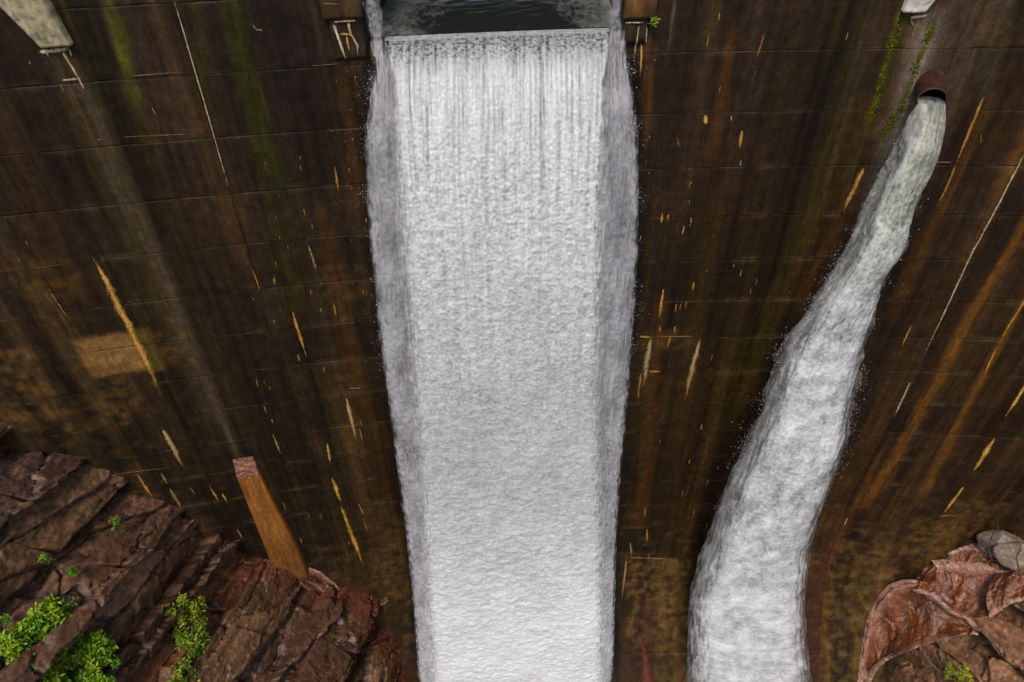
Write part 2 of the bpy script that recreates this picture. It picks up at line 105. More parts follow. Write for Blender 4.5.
def vn(x, y, seed=0):
    """smooth gradient noise, about -1..1"""
    x = np.asarray(x, float); y = np.asarray(y, float)
    x, y = np.broadcast_arrays(x, y)
    x0 = np.floor(x); y0 = np.floor(y)
    fx = x - x0; fy = y - y0
    sx = fx * fx * fx * (fx * (fx * 6 - 15) + 10); sy = fy * fy * fy * (fy * (fy * 6 - 15) + 10)
    def g(ix, iy, dx, dy):
        a = _hash(ix, iy, seed) * 2 * np.pi
        return np.cos(a) * dx + np.sin(a) * dy
    a = g(x0, y0, fx, fy); b = g(x0 + 1, y0, fx - 1, fy)
    c = g(x0, y0 + 1, fx, fy - 1); d = g(x0 + 1, y0 + 1, fx - 1, fy - 1)
    return (a + (b - a) * sx + (c - a) * sy + (a - b - c + d) * sx * sy) * 1.5

def fbm(x, y, seed=0, octaves=4, gain=0.5):
    s = 0.0; a = 1.0; t = 0.0
    for o in range(octaves):
        s = s + a * vn(np.asarray(x) * 2 ** o, np.asarray(y) * 2 ** o, seed + o * 17)
        t += a; a *= gain
    return s / t * 1.3

def sstep(a, b, x):
    t = np.clip((np.asarray(x, float) - a) / (b - a), 0, 1)
    return t * t * (3 - 2 * t)

def tag(o, label=None, cat=None, group=None, kind=None):
    if label: o['label'] = label
    if cat: o['category'] = cat
    if group: o['group'] = group
    if kind: o['kind'] = kind
    return o

def empty(name, loc=(0, 0, 0)):
    o = bpy.data.objects.new(name, None)
    col.objects.link(o)
    o.location = loc
    return o

def mesh_obj(name, verts, faces, mat, parent=None, colors=None, attrs=None, smooth=True, origin=None):
    """one mesh object in world coordinates; the parent's location is subtracted"""
    v = np.asarray(verts, float).reshape(-1, 3)
    me = bpy.data.meshes.new(name)
    if isinstance(faces, np.ndarray):
        n = len(faces); k = faces.shape[1]
        me.vertices.add(len(v)); me.loops.add(n * k); me.polygons.add(n)
        off = np.array(parent.location) if parent is not None else np.zeros(3)
        if parent is not None and parent.parent is not None:
            off = off + np.array(parent.parent.location)
        if origin is not None: off = np.array(origin)
        me.vertices.foreach_set('co', (v - off).astype(np.float32).ravel())
        me.loops.foreach_set('vertex_index', faces.astype(np.int32).ravel())
        me.polygons.foreach_set('loop_start', np.arange(0, n * k, k, dtype=np.int32))
        me.update(calc_edges=True)
    else:
        off = np.array(parent.location) if parent is not None else np.zeros(3)
        if parent is not None and parent.parent is not None:
            off = off + np.array(parent.parent.location)
        if origin is not None: off = np.array(origin)
        me.from_pydata([tuple(p) for p in (v - off)], [], [tuple(f) for f in faces])
        me.update()
    if colors is not None:
        ca = me.color_attributes.new('tint', 'FLOAT_COLOR', 'POINT')
        c = np.ones((len(v), 4), np.float32); c[:, :colors.shape[1]] = colors
        ca.data.foreach_set('color', c.ravel())
    for k, a in (attrs or {}).items():
        at = me.attributes.new(k, 'FLOAT', 'POINT')
        at.data.foreach_set('value', np.asarray(a, np.float32).ravel())
    if smooth:
        me.polygons.foreach_set('use_smooth', np.ones(len(me.polygons), bool))
    me.materials.append(mat)
    o = bpy.data.objects.new(name, me)
    col.objects.link(o)
    if parent is not None: o.parent = parent
    elif origin is not None: o.location = origin
    return o

def grid_faces(nu, nv, wrap_u=False):
    """verts indexed [iv*nu+iu]"""
    iu = np.arange(nu if wrap_u else nu - 1); iv = np.arange(nv - 1)
    U, V = np.meshgrid(iu, iv)
    U2 = (U + 1) % nu
    f = np.stack([V * nu + U, V * nu + U2, (V + 1) * nu + U2, (V + 1) * nu + U], -1)
    return f.reshape(-1, 4)

def box_vf(x0, x1, y0, y1, z0, z1, bevel=0.0):
    b = bevel
    import bmesh
    bm = bmesh.new()
    bmesh.ops.create_cube(bm, size=1.0)
    for v in bm.verts:
        v.co = Vector(((x0 + x1) / 2 + v.co.x * (x1 - x0), (y0 + y1) / 2 + v.co.y * (y1 - y0), (z0 + z1) / 2 + v.co.z * (z1 - z0)))
    if b > 0:
        bmesh.ops.bevel(bm, geom=list(bm.edges), offset=b, segments=2, affect='EDGES')
    bm.verts.ensure_lookup_table()
    vs = [tuple(v.co) for v in bm.verts]; fs = [[v.index for v in f.verts] for f in bm.faces]
    bm.free()
    return vs, fs

# the downstream face of the dam: a shallow arch in plan, vertical above, flaring out at the toe
def flare(z): return 0.05 * np.maximum(0, -24.0 - np.asarray(z, float)) ** 2
def Wy(x, z): x = np.asarray(x, float); return 0.0787 * x - x * x / 190.0 - flare(z)

# ------------------------------------------------------------------ materials
def new_mat(name):
    m = bpy.data.materials.new(name); m.use_nodes = True
    nt = m.node_tree
    for n in list(nt.nodes): nt.nodes.remove(n)
    out = nt.nodes.new('ShaderNodeOutputMaterial')
    p = nt.nodes.new('ShaderNodeBsdfPrincipled')
    nt.links.new(p.outputs[0], out.inputs[0])
    return m, nt, p, out

def node(nt, t, **kw):
    n = nt.nodes.new(t)
    for k, v in kw.items():
        if k in ('operation', 'blend_type', 'data_type', 'attribute_name', 'feature', 'noise_dimensions', 'musgrave_type', 'wave_type', 'distance', 'bands_direction'):
            setattr(n, k, v)
        else: n.inputs[k].default_value = v
    return n

def coords(nt, scale):
    g = node(nt, 'ShaderNodeNewGeometry'); mp = node(nt, 'ShaderNodeMapping')
    mp.inputs['Scale'].default_value = scale
    nt.links.new(g.outputs['Position'], mp.inputs['Vector'])
    return mp.outputs[0]

def nz(nt, scale, s=1.0, detail=4.0, rough=0.6):
    n = node(nt, 'ShaderNodeTexNoise', Scale=s, Detail=detail, Roughness=rough)
    nt.links.new(coords(nt, scale), n.inputs['Vector'])
    return n.outputs['Fac']

def ramp(nt, fac, stops):
    r = node(nt, 'ShaderNodeValToRGB')
    el = r.color_ramp.elements
    while len(el) < len(stops): el.new(0.5)
    for e, (p, c) in zip(el, stops):
        e.position = p; e.color = (*c, 1) if len(c) == 3 else c
    nt.links.new(fac, r.inputs[0])
    return r.outputs[0]

def mixc(nt, a, b, fac, mode='MIX'):
    m = node(nt, 'ShaderNodeMix', data_type='RGBA', blend_type=mode)
    for s, v in ((m.inputs[0], fac), (m.inputs[6], a), (m.inputs[7], b)):
        if isinstance(v, (int, float)): s.default_value = v
        elif isinstance(v, (tuple, list, np.ndarray)): s.default_value = (*[float(q) for q in v], 1)
        else: nt.links.new(v, s)
    return m.outputs[2]

def mth(nt, op, a, b=0.0, clamp=False):
    m = node(nt, 'ShaderNodeMath', operation=op); m.use_clamp = clamp
    for s, v in ((m.inputs[0], a), (m.inputs[1], b)):
        if isinstance(v, (int, float)): s.default_value = v
        else: nt.links.new(v, s)
    return m.outputs[0]

def bump(nt, p, h, strength, dist, prev=None):
    b = node(nt, 'ShaderNodeBump', Strength=strength, Distance=dist)
    nt.links.new(h, b.inputs['Height'])
    if prev is not None: nt.links.new(prev, b.inputs['Normal'])
    nt.links.new(b.outputs[0], p.inputs['Normal'])
    return b.outputs[0]

def tint(nt):
    a = node(nt, 'ShaderNodeAttribute', attribute_name='tint')
    return a

def concrete_mat():
    m, nt, p, out = new_mat('stained_concrete')
    t = tint(nt).outputs['Color']
    fine = nz(nt, (9, 9, 2.6), 1.0, 8, 0.72)
    speck = nz(nt, (26, 26, 26), 1.0, 4, 0.7)
    drip = nz(nt, (6.5, 6.5, 0.16), 1.0, 5, 0.7)
    c = mixc(nt, t, ramp(nt, fine, [(0.25, (0.45, 0.45, 0.45)), (0.75, (1.6, 1.55, 1.5))]), 0.75, 'MULTIPLY')
    c = mixc(nt, c, ramp(nt, drip, [(0.3, (0.45, 0.45, 0.46)), (0.6, (1.25, 1.23, 1.18))]), 0.5, 'MULTIPLY')
    c = mixc(nt, c, ramp(nt, speck, [(0.3, (0.5, 0.5, 0.5)), (0.55, (1.0, 1.0, 1.0)), (0.75, (1.9, 1.8, 1.6))]), 0.6, 'MULTIPLY')
    nt.links.new(c, p.inputs['Base Color'])
    p.inputs['Specular IOR Level'].default_value = 0.2
    rr = ramp(nt, drip, [(0.3, (0.38,) * 3), (0.65, (0.8,) * 3)])
    nt.links.new(rr, p.inputs['Roughness'])
    blot = nz(nt, (3.2, 3.2, 3.6), 1.0, 8, 0.74)
    c = mixc(nt, c, ramp(nt, blot, [(0.3, (0.5, 0.5, 0.5)), (0.5, (0.95, 0.95, 0.95)), (0.7, (1.7, 1.6, 1.45))]), 0.8, 'MULTIPLY')
    chalk = nz(nt, (13, 13, 10), 1.0, 6, 0.75)
    c = mixc(nt, c, tuple(lin(150, 132, 104)), mth(nt, 'MULTIPLY', mth(nt, 'SUBTRACT', chalk, 0.63), 2.6, True))
    nt.links.new(c, p.inputs['Base Color'])
    board = nz(nt, (0.4, 0.4, 11), 1.0, 3, 0.6)          # board marks of the formwork
    b = bump(nt, p, board, 0.3, 0.015)
    bump(nt, p, fine, 0.6, 0.02, b)
    return m

def plain_tint_mat(name, rough=0.6, spec=0.3, nscale=(14, 14, 14), bstr=0.6, bdist=0.02, lo=0.55, hi=1.5):
    m, nt, p, out = new_mat(name)
    t = tint(nt).outputs['Color']
    f = nz(nt, nscale, 1.0, 5, 0.65)
    c = mixc(nt, t, ramp(nt, f, [(0.28, (lo,) * 3), (0.72, (hi,) * 3)]), 0.9, 'MULTIPLY')
    nt.links.new(c, p.inputs['Base Color'])
    p.inputs['Roughness'].default_value = rough
    p.inputs['Specular IOR Level'].default_value = spec
    bump(nt, p, f, bstr, bdist)
    return m

def streak_mat():
    m, nt, p, out = new_mat('lime_crust')
    a = tint(nt)
    f = nz(nt, (26, 26, 7), 1.0, 5, 0.7)
    c = mixc(nt, a.outputs['Color'], ramp(nt, f, [(0.3, (0.45, 0.4, 0.35)), (0.7, (1.35, 1.35, 1.35))]), 0.85, 'MULTIPLY')
    nt.links.new(c, p.inputs['Base Color'])
    p.inputs['Roughness'].default_value = 0.7
    p.inputs['Specular IOR Level'].default_value = 0.25
    bump(nt, p, f, 0.7, 0.02)
    f2 = nz(nt, (34, 34, 9), 1.0, 4, 0.7)
    al = mth(nt, 'ADD', mth(nt, 'MULTIPLY', a.outputs['Alpha'], 1.5), mth(nt, 'MULTIPLY', mth(nt, 'SUBTRACT', f2, 0.62), 3.0), True)
    nt.links.new(al, p.inputs['Alpha'])
    return m

def water_mat(name, clear, white, bstr=.35, young=None):
    """aerated falling water: 'foam' sets how white it is, 'cover' where there is any"""
    m, nt, p, out = new_mat(name)
    fo = node(nt, 'ShaderNodeAttribute', attribute_name='foam').outputs['Fac']
    cv = node(nt, 'ShaderNodeAttribute', attribute_name='cover').outputs['Fac']
    g1 = nz(nt, (9, 7, 7), 1.0, 4, 0.65)
    fo = mth(nt, 'ADD', fo, mth(nt, 'MULTIPLY', mth(nt, 'SUBTRACT', g1, 0.5), 0.5), True)
    c = ramp(nt, fo, [(0.0, clear), (1.0, white)])
    if young is not None:
        c = mixc(nt, c, young, node(nt, 'ShaderNodeAttribute', attribute_name='young').outputs['Fac'], 'MULTIPLY')
    nt.links.new(c, p.inputs['Base Color'])
    p.inputs['Roughness'].default_value = 0.4
    p.inputs['Specular IOR Level'].default_value = 0.3
    nt.links.new(cv, p.inputs['Alpha'])
    f = nz(nt, (16, 16, 16), 1.0, 4, 0.65)
    bump(nt, p, f, bstr, 0.03)
    return m

M_CONC = concrete_mat()
M_LIME = streak_mat()
M_TRIM = plain_tint_mat('weathered_concrete', 0.7, 0.3, (10, 10, 4))
M_ROCK = plain_tint_mat('layered_rock', 0.36, 0.45, (5, 5, 5), 1.0, 0.06, 0.45, 1.6)
M_WETROCK = plain_tint_mat('wet_rust_rock', 0.22, 0.6, (7, 7, 7), 1.0, 0.05, 0.45, 1.6)
M_RIM = plain_tint_mat('wet_rim', 0.16, 0.8, (8, 8, 8), .9, 0.06, 0.4, 1.7)
M_RUST = plain_tint_mat('rusty_steel', 0.6, 0.4, (16, 16, 16))
M_LEAF = plain_tint_mat('leaves', 0.5, 0.3, (6, 6, 6), 0.1, 0.01, 0.7, 1.3)
M_WOOD = plain_tint_mat('bare_wood', 0.8, 0.2, (20, 20, 20))
M_MOSS = plain_tint_mat('moss', 0.9, 0.1, (40, 40, 40), 1.0, 0.02, 0.4, 1.5)
M_FALL = water_mat('falling_water', (0.10, 0.105, 0.10), (0.88, 0.88, 0.885))
M_VEIL = water_mat('water_veil', (0.13, 0.125, 0.14), (0.76, 0.755, 0.78))
M_JET = water_mat('jet_water', (0.13, 0.13, 0.125), (0.88, 0.88, 0.885), .15, (.95, .97, .78))

def dark_water():
    m, nt, p, out = new_mat('dark_water')
    f = mth(nt, 'ADD', mth(nt, 'MULTIPLY', nz(nt, (1.6, 0.7, 1), 1.0, 7, 0.72), .6), mth(nt, 'MULTIPLY', nz(nt, (9, 3.5, 1), 1.0, 5, 0.7), .4))
    x = node(nt, 'ShaderNodeSeparateXYZ'); g = node(nt, 'ShaderNodeNewGeometry')
    nt.links.new(g.outputs['Position'], x.inputs[0])
    edge = mth(nt, 'MULTIPLY', mth(nt, 'SUBTRACT', mth(nt, 'ABSOLUTE', mth(nt, 'ADD', x.outputs[0], 0.15)), 1.0), 0.6, True)
    fo = mth(nt, 'MULTIPLY', mth(nt, 'SUBTRACT', mth(nt, 'ADD', f, mth(nt, 'MULTIPLY', edge, 0.26)), 0.58), 3.0, True)
    c = mixc(nt, (0.018, 0.02, 0.018), (0.5, 0.52, 0.5), mth(nt, 'MULTIPLY', fo, 0.55))
    nt.links.new(c, p.inputs['Base Color'])
    rg = mth(nt, 'ADD', mth(nt, 'MULTIPLY', fo, 0.5), 0.07)
    nt.links.new(rg, p.inputs['Roughness'])
    r = nz(nt, (3.5, 9, 1), 1.0, 4, 0.6)
    bump(nt, p, r, 0.16, 0.05)
    return m
M_POOL = dark_water()

# ------------------------------------------------------------------ the dam wall, lift by lift
DAM = empty('dam', (0, 0, -36))
tag(DAM, 'dark stained concrete dam wall with weeping lift joints behind the falling water', 'dam')

COLS = {'gr': lin(62, 66, 5), 'ol': lin(68, 52, 8), 'tb': lin(176, 132, 74), 'gy': lin(92, 77, 60), 'gz': lin(138, 126, 112), 'ms': lin(92, 96, 10), 'bk': lin(17, 13, 10), 'or': lin(124, 80, 22),
        'rd': lin(72, 40, 25), 'wh': lin(150, 150, 140), 'oc': lin(112, 84, 36), 'tn': lin(132, 98, 54), 'ye': lin(112, 92, 34)}
BASE_A, BASE_B, BASE_C = lin(43, 32, 17), lin(54, 34, 12), lin(40, 30, 26)

def wall_color(x, z, btone):
    c = BASE_A[None, :] * np.ones((x.size, 1))
    f = fbm(x / 3.1, z / 6.0, 5, 4)
    right = sstep(0, 9, x)
    k = np.clip(0.45 * right + 0.35 * f + 0.1, 0, 1)[:, None]
    c = c * (1 - k) + BASE_B * k
    k = (np.clip(0.5 + 0.6 * fbm(x / 2.2, z / 4.5, 31, 3), 0, 1) * sstep(-15, -4, z) * 0.8)[:, None]
    c = c * (1 - k) + BASE_C * k
    # long runs of wet and dry down the face
    run = fbm(x / 0.55 + 0.15 * fbm(x, z / 5, 2, 2), z / 22.0, 9, 4, 0.6)
    c = c * np.exp(1.05 * run)[:, None]
    run2 = fbm(x / 1.7, z / 30.0, 12, 3)
    c = c * np.exp(0.75 * run2)[:, None]
    thin = sstep(.45, .8, fbm(x / 0.12, z / 9.0, 19, 3)) * sstep(-.2, .5, fbm(x / 2.0, z / 3.0, 22, 2)) * .5
    c = c * (1 - thin[:, None]) + lin(104, 78, 44) * thin[:, None]
    c = c * (btone * np.exp(0.32 * fbm(x / 1.0, z / 0.6, 41, 4, .6)))[:, None]
    # lighter mottling low on the left and right
    mot = sstep(0.1, 0.5, fbm(x / 0.9, z / 0.55, 61, 4)) * (sstep(-11, -15, z) * sstep(-9.5, -13, x) * 0.32 + sstep(-23, -27, z) * 0.35)
    k = np.clip(mot, 0, 0.75)[:, None]
    c = c * (1 - k) + COLS['tn'] * 0.7 * k
    c = c * np.exp(.55 * sstep(-18, -24, z) * fbm(x / .8, z / .7, 71, 5))[:, None]
    for key, s, x0, x1, z0, z1 in PATCHES:
        near = (x > x0 - .5) & (x < x1 + .5) & (z > z0 - .4) & (z < z1 + .4)
        if not near.any(): continue
        n = np.full_like(x, -1.0); n[near] = fbm(x[near] / 0.45, z[near] / 0.35, int(abs(x0 * 37)) + 3, 4)
        e = 0.12
        k = s * sstep(x0 - e, x0 + e, x + .1 * n) * sstep(x1 + e, x1 - e, x + .1 * n) * sstep(z0 - e, z0 + e, z) * sstep(z1 + e, z1 - e, z)
        clean = .7 if s > .9 else .12
        k = (k * (clean + (1 - clean) * sstep(-0.3, 0.3, n)) * (.75 + .5 * n * (s < .9))).clip(0, 1)[:, None]
        c = c * (1 - k) + COLS[key] * k
    for key, s, w0, w1, pl in STAINS:
        px = np.array(pl[0::2]); pz = np.array(pl[1::2])
        o = np.argsort(pz); xs = np.interp(z, pz[o], px[o])
        t = np.clip((pz.max() - z) / max(pz.max() - pz.min(), .1), 0, 1)
        w = w0 + (w1 - w0) * t
        near = (np.abs(x - xs) < 2.2 * w) & (z > pz.min() - 1.3) & (z < pz.max() + .7)
        if not near.any(): continue
        n = np.zeros_like(x); n[near] = fbm(x[near] / 0.16, z[near] / 2.6, int(abs(px[0] * 51)) + 7, 4)
        d = np.where(near, np.abs(x - xs) / w + (0.3 if key in ('gy', 'gz') else .9 if key == 'gr' else .75) * n, 9.0)
        m = sstep(1.25, 0.2, d) * sstep(pz.min() - 1.2, pz.min() + 0.6, z) * sstep(pz.max() + 0.6, pz.max() - 0.3, z)
        k = (s * m * (0.7 + 0.45 * n)).clip(0, 1)[:, None]
        c = c * (1 - k) + COLS[key] * k
    return c

XE = [-28.2, -17.7, -7.2, 3.3, 13.8, 24.3, 34.8]
ZE = [-5.55 - 1.52 * k for k in range(-3, 21)]
NOTCH = (-3.2, 2.66, -5.05)
def wall_block(x0, x1, zt, zb, step, zstep):
    g = 0.005
    nx = max(5, int((x1 - x0) / step)); nzv = max(5, int((zt - zb) / zstep))
    xs = np.concatenate([[x0 + g, x0 + g + .012], np.linspace(x0 + .07, x1 - .07, nx), [x1 - g - .012, x1 - g]])
    zs = np.concatenate([[zb + g, zb + g + .012], np.linspace(zb + .06, zt - .06, nzv), [zt - g - .012, zt - g]])
    X, Z = np.meshgrid(xs, zs); X = X.ravel(); Z = Z.ravel()
    tone = math.exp(random.gauss(0, .14)); offb = random.uniform(-.004, .004)
    c = wall_color(X, Z, tone)
    NX, NZ = len(xs), len(zs)
    I, K = np.meshgrid(np.arange(NX), np.arange(NZ)); I = I.ravel(); K = K.ravel()
    ring = np.minimum(np.minimum(I, NX - 1 - I), np.minimum(K, NZ - 1 - K))
    n = fbm(X / .8, Z / .5, 77, 4)
    Y = Wy(X, Z) - offb - .012 * n
    # spalled edges beside the joints
    sp = sstep(.3, .8, fbm(X / .25, Z / .1, 83, 3)) * (np.minimum(np.minimum(X - x0, x1 - X), np.minimum(Z - zb, zt - Z)) < .1)
    Y = Y + .018 * sp
    open_j = sstep(-.25, .35, fbm(X / 1.1, Z / 1.1, 85, 3))
    Y = np.where(ring == 0, Y + .001 + .010 * open_j, Y)
    # lime seeping out of the joints, here and there
    jl = ((K <= 2) | (K >= NZ - 3)) * sstep(.12, .55, fbm(X / 1.6, Z / 9, 91, 4)) * .5
    j2 = (ring == 1) * sstep(-.1, .5, fbm(X / .7, Z / 3, 95, 3)) * .45
    k = np.clip(jl * .22 + j2 * .35, 0, .5)[:, None]
    c = c * (1 - k) + lin(140, 118, 92) * k
    c = np.where((ring == 0)[:, None], c * (1 - .35 * open_j)[:, None], c)
    v = np.stack([X, Y, Z], -1)
    mesh_obj('concrete_block', v, grid_faces(NX, NZ), M_CONC, DAM, c)

for ci in range(6):
    dense = 1 <= ci <= 4
    for k in range(len(ZE) - 1):
        zt, zb = ZE[k], ZE[k + 1]
        x0, x1 = XE[ci], XE[ci + 1]
        if zt < -36: continue
        st, zs = (.06, .095) if dense else (.6, .5)
        if ci == 2 and zt > NOTCH[2]:
            wall_block(x0, NOTCH[0], zt, zb, st, zs)
            wall_block(NOTCH[1], x1, zt, zb, st, zs)
        else:
            wall_block(x0, x1, zt, zb, st, zs)

def tinted(v, base, amp=.25, seed=3, sx=.4, sz=.8):
    v = np.asarray(v, float)
    n = fbm(v[:, 0] / sx + v[:, 1] * 1.7, v[:, 2] / sz + v[:, 1], seed, 3)
    return np.asarray(base)[None, :] * np.exp(amp * 2 * n)[:, None]

def trim_box(name, x0, x1, out, zt, zb, base, parent=DAM, mat=M_TRIM, bevel=.02, label=None, back=.25, amp=.25, seed=3, drop=0.0):
    """a solid standing out from the wall face, cut into many small faces so that it takes wear"""
    nx, nzv = max(4, int((x1 - x0) / .05)), max(6, int((zt - zb) / .06))
    xs = np.linspace(x0, x1, nx); zs = np.linspace(zb, zt, nzv)
    X, Z = np.meshgrid(xs, zs); X = X.ravel(); Z = Z.ravel()
    e = np.minimum(np.minimum(X - x0, x1 - X), np.minimum(Z - zb, zt - Z + 1))
    Y = Wy(X, Z) - out + .02 * fbm(X / .2, Z / .2, seed, 4) + np.where(e < .01, .025, 0)
    F = grid_faces(nx, nzv)
    idx = np.arange(nx * nzv).reshape(nzv, nx)
    loop = np.concatenate([idx[0, :], idx[1:, -1], idx[-1, -2::-1], idx[-2:0:-1, 0]])
    v = np.stack([X, Y, Z], -1)
    b = v[loop].copy(); b[:, 1] = Wy(b[:, 0], b[:, 2]) + back
    n0 = len(v); m = len(loop)
    side = [[loop[i], n0 + i, n0 + (i + 1) % m, loop[(i + 1) % m]] for i in range(m)]
    v = np.concatenate([v, b]); F = np.concatenate([F, np.array(side)])
    o = mesh_obj(name, v, F, mat, parent, tinted(v, base, amp, seed), smooth=False)
    if label: o['label'] = label
    return o

# solid body behind the facing, crest and roadway
def plain_box(name, x0, x1, y0, y1, z0, z1, base, mat=M_TRIM, parent=DAM, bevel=.03, label=None):
    vs, fs = box_vf(x0, x1, y0, y1, z0, z1, bevel)
    vs = np.array(vs)
    o = mesh_obj(name, vs, fs, mat, parent, np.ones((len(vs), 1)) * np.asarray(base)[None, :], smooth=False)
    if label: o['label'] = label
    return o

def body_slab(x0, x1, z0, z1, thick):
    xs = np.linspace(x0, x1, 24); zs = np.linspace(z0, z1, 20)
    X, Z = np.meshgrid(xs, zs); X = X.ravel(); Z = Z.ravel()
    f = np.stack([X, Wy(X, Z) + .035 + .25 * sstep(-22, -25, Z), Z], -1); b = np.stack([X, Wy(X, np.zeros_like(Z)) + thick, Z], -1)
    nx, nzv = 24, 20
    F = grid_faces(nx, nzv); B = F[:, ::-1] + nx * nzv
    idx = np.arange(nx * nzv).reshape(nzv, nx)
    loop = np.concatenate([idx[0, :], idx[1:, -1], idx[-1, -2::-1], idx[-2:0:-1, 0]])
    m = len(loop)
    S = np.array([[loop[i], loop[i] + nx * nzv, loop[(i + 1) % m] + nx * nzv, loop[(i + 1) % m]] for i in range(m)])
    v = np.concatenate([f, b])
    mesh_obj('wall_core', v, np.concatenate([F, B, S]), M_TRIM, DAM, np.ones((len(v), 1)) * lin(40, 32, 25)[None, :], smooth=False)
body_slab(-28.2, NOTCH[0] - .02, -5.2, -1.0, 5.0)
body_slab(NOTCH[1] + .02, 34.8, -5.2, -1.0, 5.0)
body_slab(-28.2, 34.8, -37, -5.22, 6.0)
plain_box('crest_deck', -28, -3.1, -1.2, 5.2, -.99, -.6, lin(120, 112, 100))
plain_box('bridge_deck', -3.09, 2.59, .6, 5.2, -.99, -.6, lin(120, 112, 100))
plain_box('crest_deck', 2.6, 34, -.9, 5.2, -.99, -.6, lin(120, 112, 100))
plain_box('spillway_gate', -3.18, 2.64, 3.6, 3.9, -4.75, -1.0, lin(22, 21, 20), M_RUST)

# spillway sill with a rounded crest
nx, npf = 60, 14
prof = [(-.02, -5.54), (-.02, -5.3), (-.01, -5.18), (.05, -5.1), (.15, -5.06), (.4, -5.05), (1.2, -5.06), (2.2, -5.1)]
xs = np.linspace(NOTCH[0] + .01, NOTCH[1] - .01, nx)
v = np.array([[x, Wy(x, 0) + p[0], p[1]] for p in prof for x in xs])
mesh_obj('spillway_sill', v, grid_faces(nx, len(prof)), M_CONC, DAM, tinted(v, lin(70, 60, 48)))

# pilasters hanging from the crest on either side
def corbel(x0, x1, kl, kr, zb, base, label, seed):
    """haunched bracket under the crest, widening as it rises"""
    nx, nzv = 16, 90
    U, Z = np.meshgrid(np.linspace(0, 1, nx), np.linspace(zb, -.62, nzv)); U = U.ravel(); Z = Z.ravel()
    h = np.minimum(Z - zb, 1.6)
    X = (x0 + kl * h) * (1 - U) + (x1 + kr * h) * U
    out = .16 + .10 * h
    Y = Wy(X, Z) - out + .02 * fbm(X / .15, Z / .15, seed, 4)
    v = np.stack([X, Y, Z], -1); idx = np.arange(nx * nzv).reshape(nzv, nx)
    loop = np.concatenate([idx[0, :], idx[1:, -1], idx[-1, -2::-1], idx[-2:0:-1, 0]])
    b = v[loop].copy(); b[:, 1] = Wy(b[:, 0], b[:, 2]) + .2
    m = len(loop)
    S = np.array([[loop[i], len(v) + i, len(v) + (i + 1) % m, loop[(i + 1) % m]] for i in range(m)])
    c = tinted(v, base, .2, seed, .3, .4)
    pit = sstep(.15, .4, fbm(X / .2, Z / .12, seed + 3, 4))[:, None] * .6
    c = c * (1 - pit) + lin(92, 84, 66) * pit
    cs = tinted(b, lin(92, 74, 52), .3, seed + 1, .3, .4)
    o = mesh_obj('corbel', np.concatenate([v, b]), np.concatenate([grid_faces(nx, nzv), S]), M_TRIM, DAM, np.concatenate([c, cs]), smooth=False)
    o['label'] = label
corbel(-9.98, -9.4, -.42, -.12, -4.72, lin(178, 166, 132), 'lime coated pale concrete corbel', 21)
corbel(9.16, 9.66, .0, .42, -4.70, lin(214, 206, 196), 'whitewashed concrete corbel', 24)
# piers beside the notch
trim_box('notch_pier', -4.1, -3.22, .16, -.62, -4.5, lin(64, 46, 22), amp=.6, seed=41)
trim_box('notch_pier', 2.68, 3.42, .2, -.62, -4.72, lin(86, 58, 28), amp=.8, seed=43)
trim_box('pier_stub', 2.68, 3.28, .09, -4.72, -5.3, lin(48, 36, 23), amp=.5, seed=44)
trim_box('pier_stub', -4.0, -3.25, .06, -4.5, -5.4, lin(46, 34, 19), amp=.5, seed=45)

# orange buttress low on the left
def buttress():
    nx = 28
    zs = np.concatenate([np.linspace(-18.62, -19.5, 24), np.linspace(-19.56, -26.5, 80)])
    rows = []; ups = []
    for z in zs:
        t = np.clip((-19.5 - z) / 5.3, -.2, 1.3)
        xl = -9.84 - .06 * t; xr = -9.08 + .36 * t
        xs = np.linspace(xl, xr, nx)
        o = .02 + .16 * sstep(-18.6, -19.5, z) + .10 * max(t, 0)
        yf = Wy(xs, z) - o
        yf[0] += .03; yf[-1] += .03
        rows.append(np.stack([xs, yf, np.full(nx, z)], -1))
    front = np.concatenate(rows)
    front[:, 1] += .012 * fbm(front[:, 0] / .15, front[:, 2] / 1.5, 3, 3) + .03 * fbm(front[:, 0] / .12, front[:, 2] / .12, 4, 3) * (front[:, 2] > -19.53)
    o = lin(146, 92, 36)
    n = fbm(front[:, 0] / .07, front[:, 2] / 6, 8, 4)
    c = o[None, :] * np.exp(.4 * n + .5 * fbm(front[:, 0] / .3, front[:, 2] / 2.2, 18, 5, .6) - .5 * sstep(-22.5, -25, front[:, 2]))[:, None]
    head = front[:, 2] > -19.53
    nz_ = len(zs); idx = np.arange(nx * nz_).reshape(nz_, nx)
    verts = [front]; F = [grid_faces(nx, nz_)]
    for colm in (0, nx - 1):
        a = idx[:, colm]; b0 = sum(len(q) for q in verts)
        bk = front[a].copy(); bk[:, 1] = Wy(bk[:, 0], bk[:, 2]) + .03
        verts.append(bk)
        F.append(np.array([[a[i], b0 + i, b0 + i + 1, a[i + 1]] for i in range(nz_ - 1)]))
    v = np.concatenate(verts); FF = np.concatenate(F)
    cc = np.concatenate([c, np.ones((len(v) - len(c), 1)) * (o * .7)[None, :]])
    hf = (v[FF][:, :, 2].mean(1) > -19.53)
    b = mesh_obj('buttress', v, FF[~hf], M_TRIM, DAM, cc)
    b['label'] = 'orange rust-stained concrete buttress rising from the rock'
    l = mesh_obj('ledge', v, FF[hf], M_WETROCK, b, tinted(v, lin(140, 96, 78), .4, 5, .15, .15), origin=(0, 0, -36))
    l['label'] = 'wet pinkish sloping head of the orange buttress'
buttress()

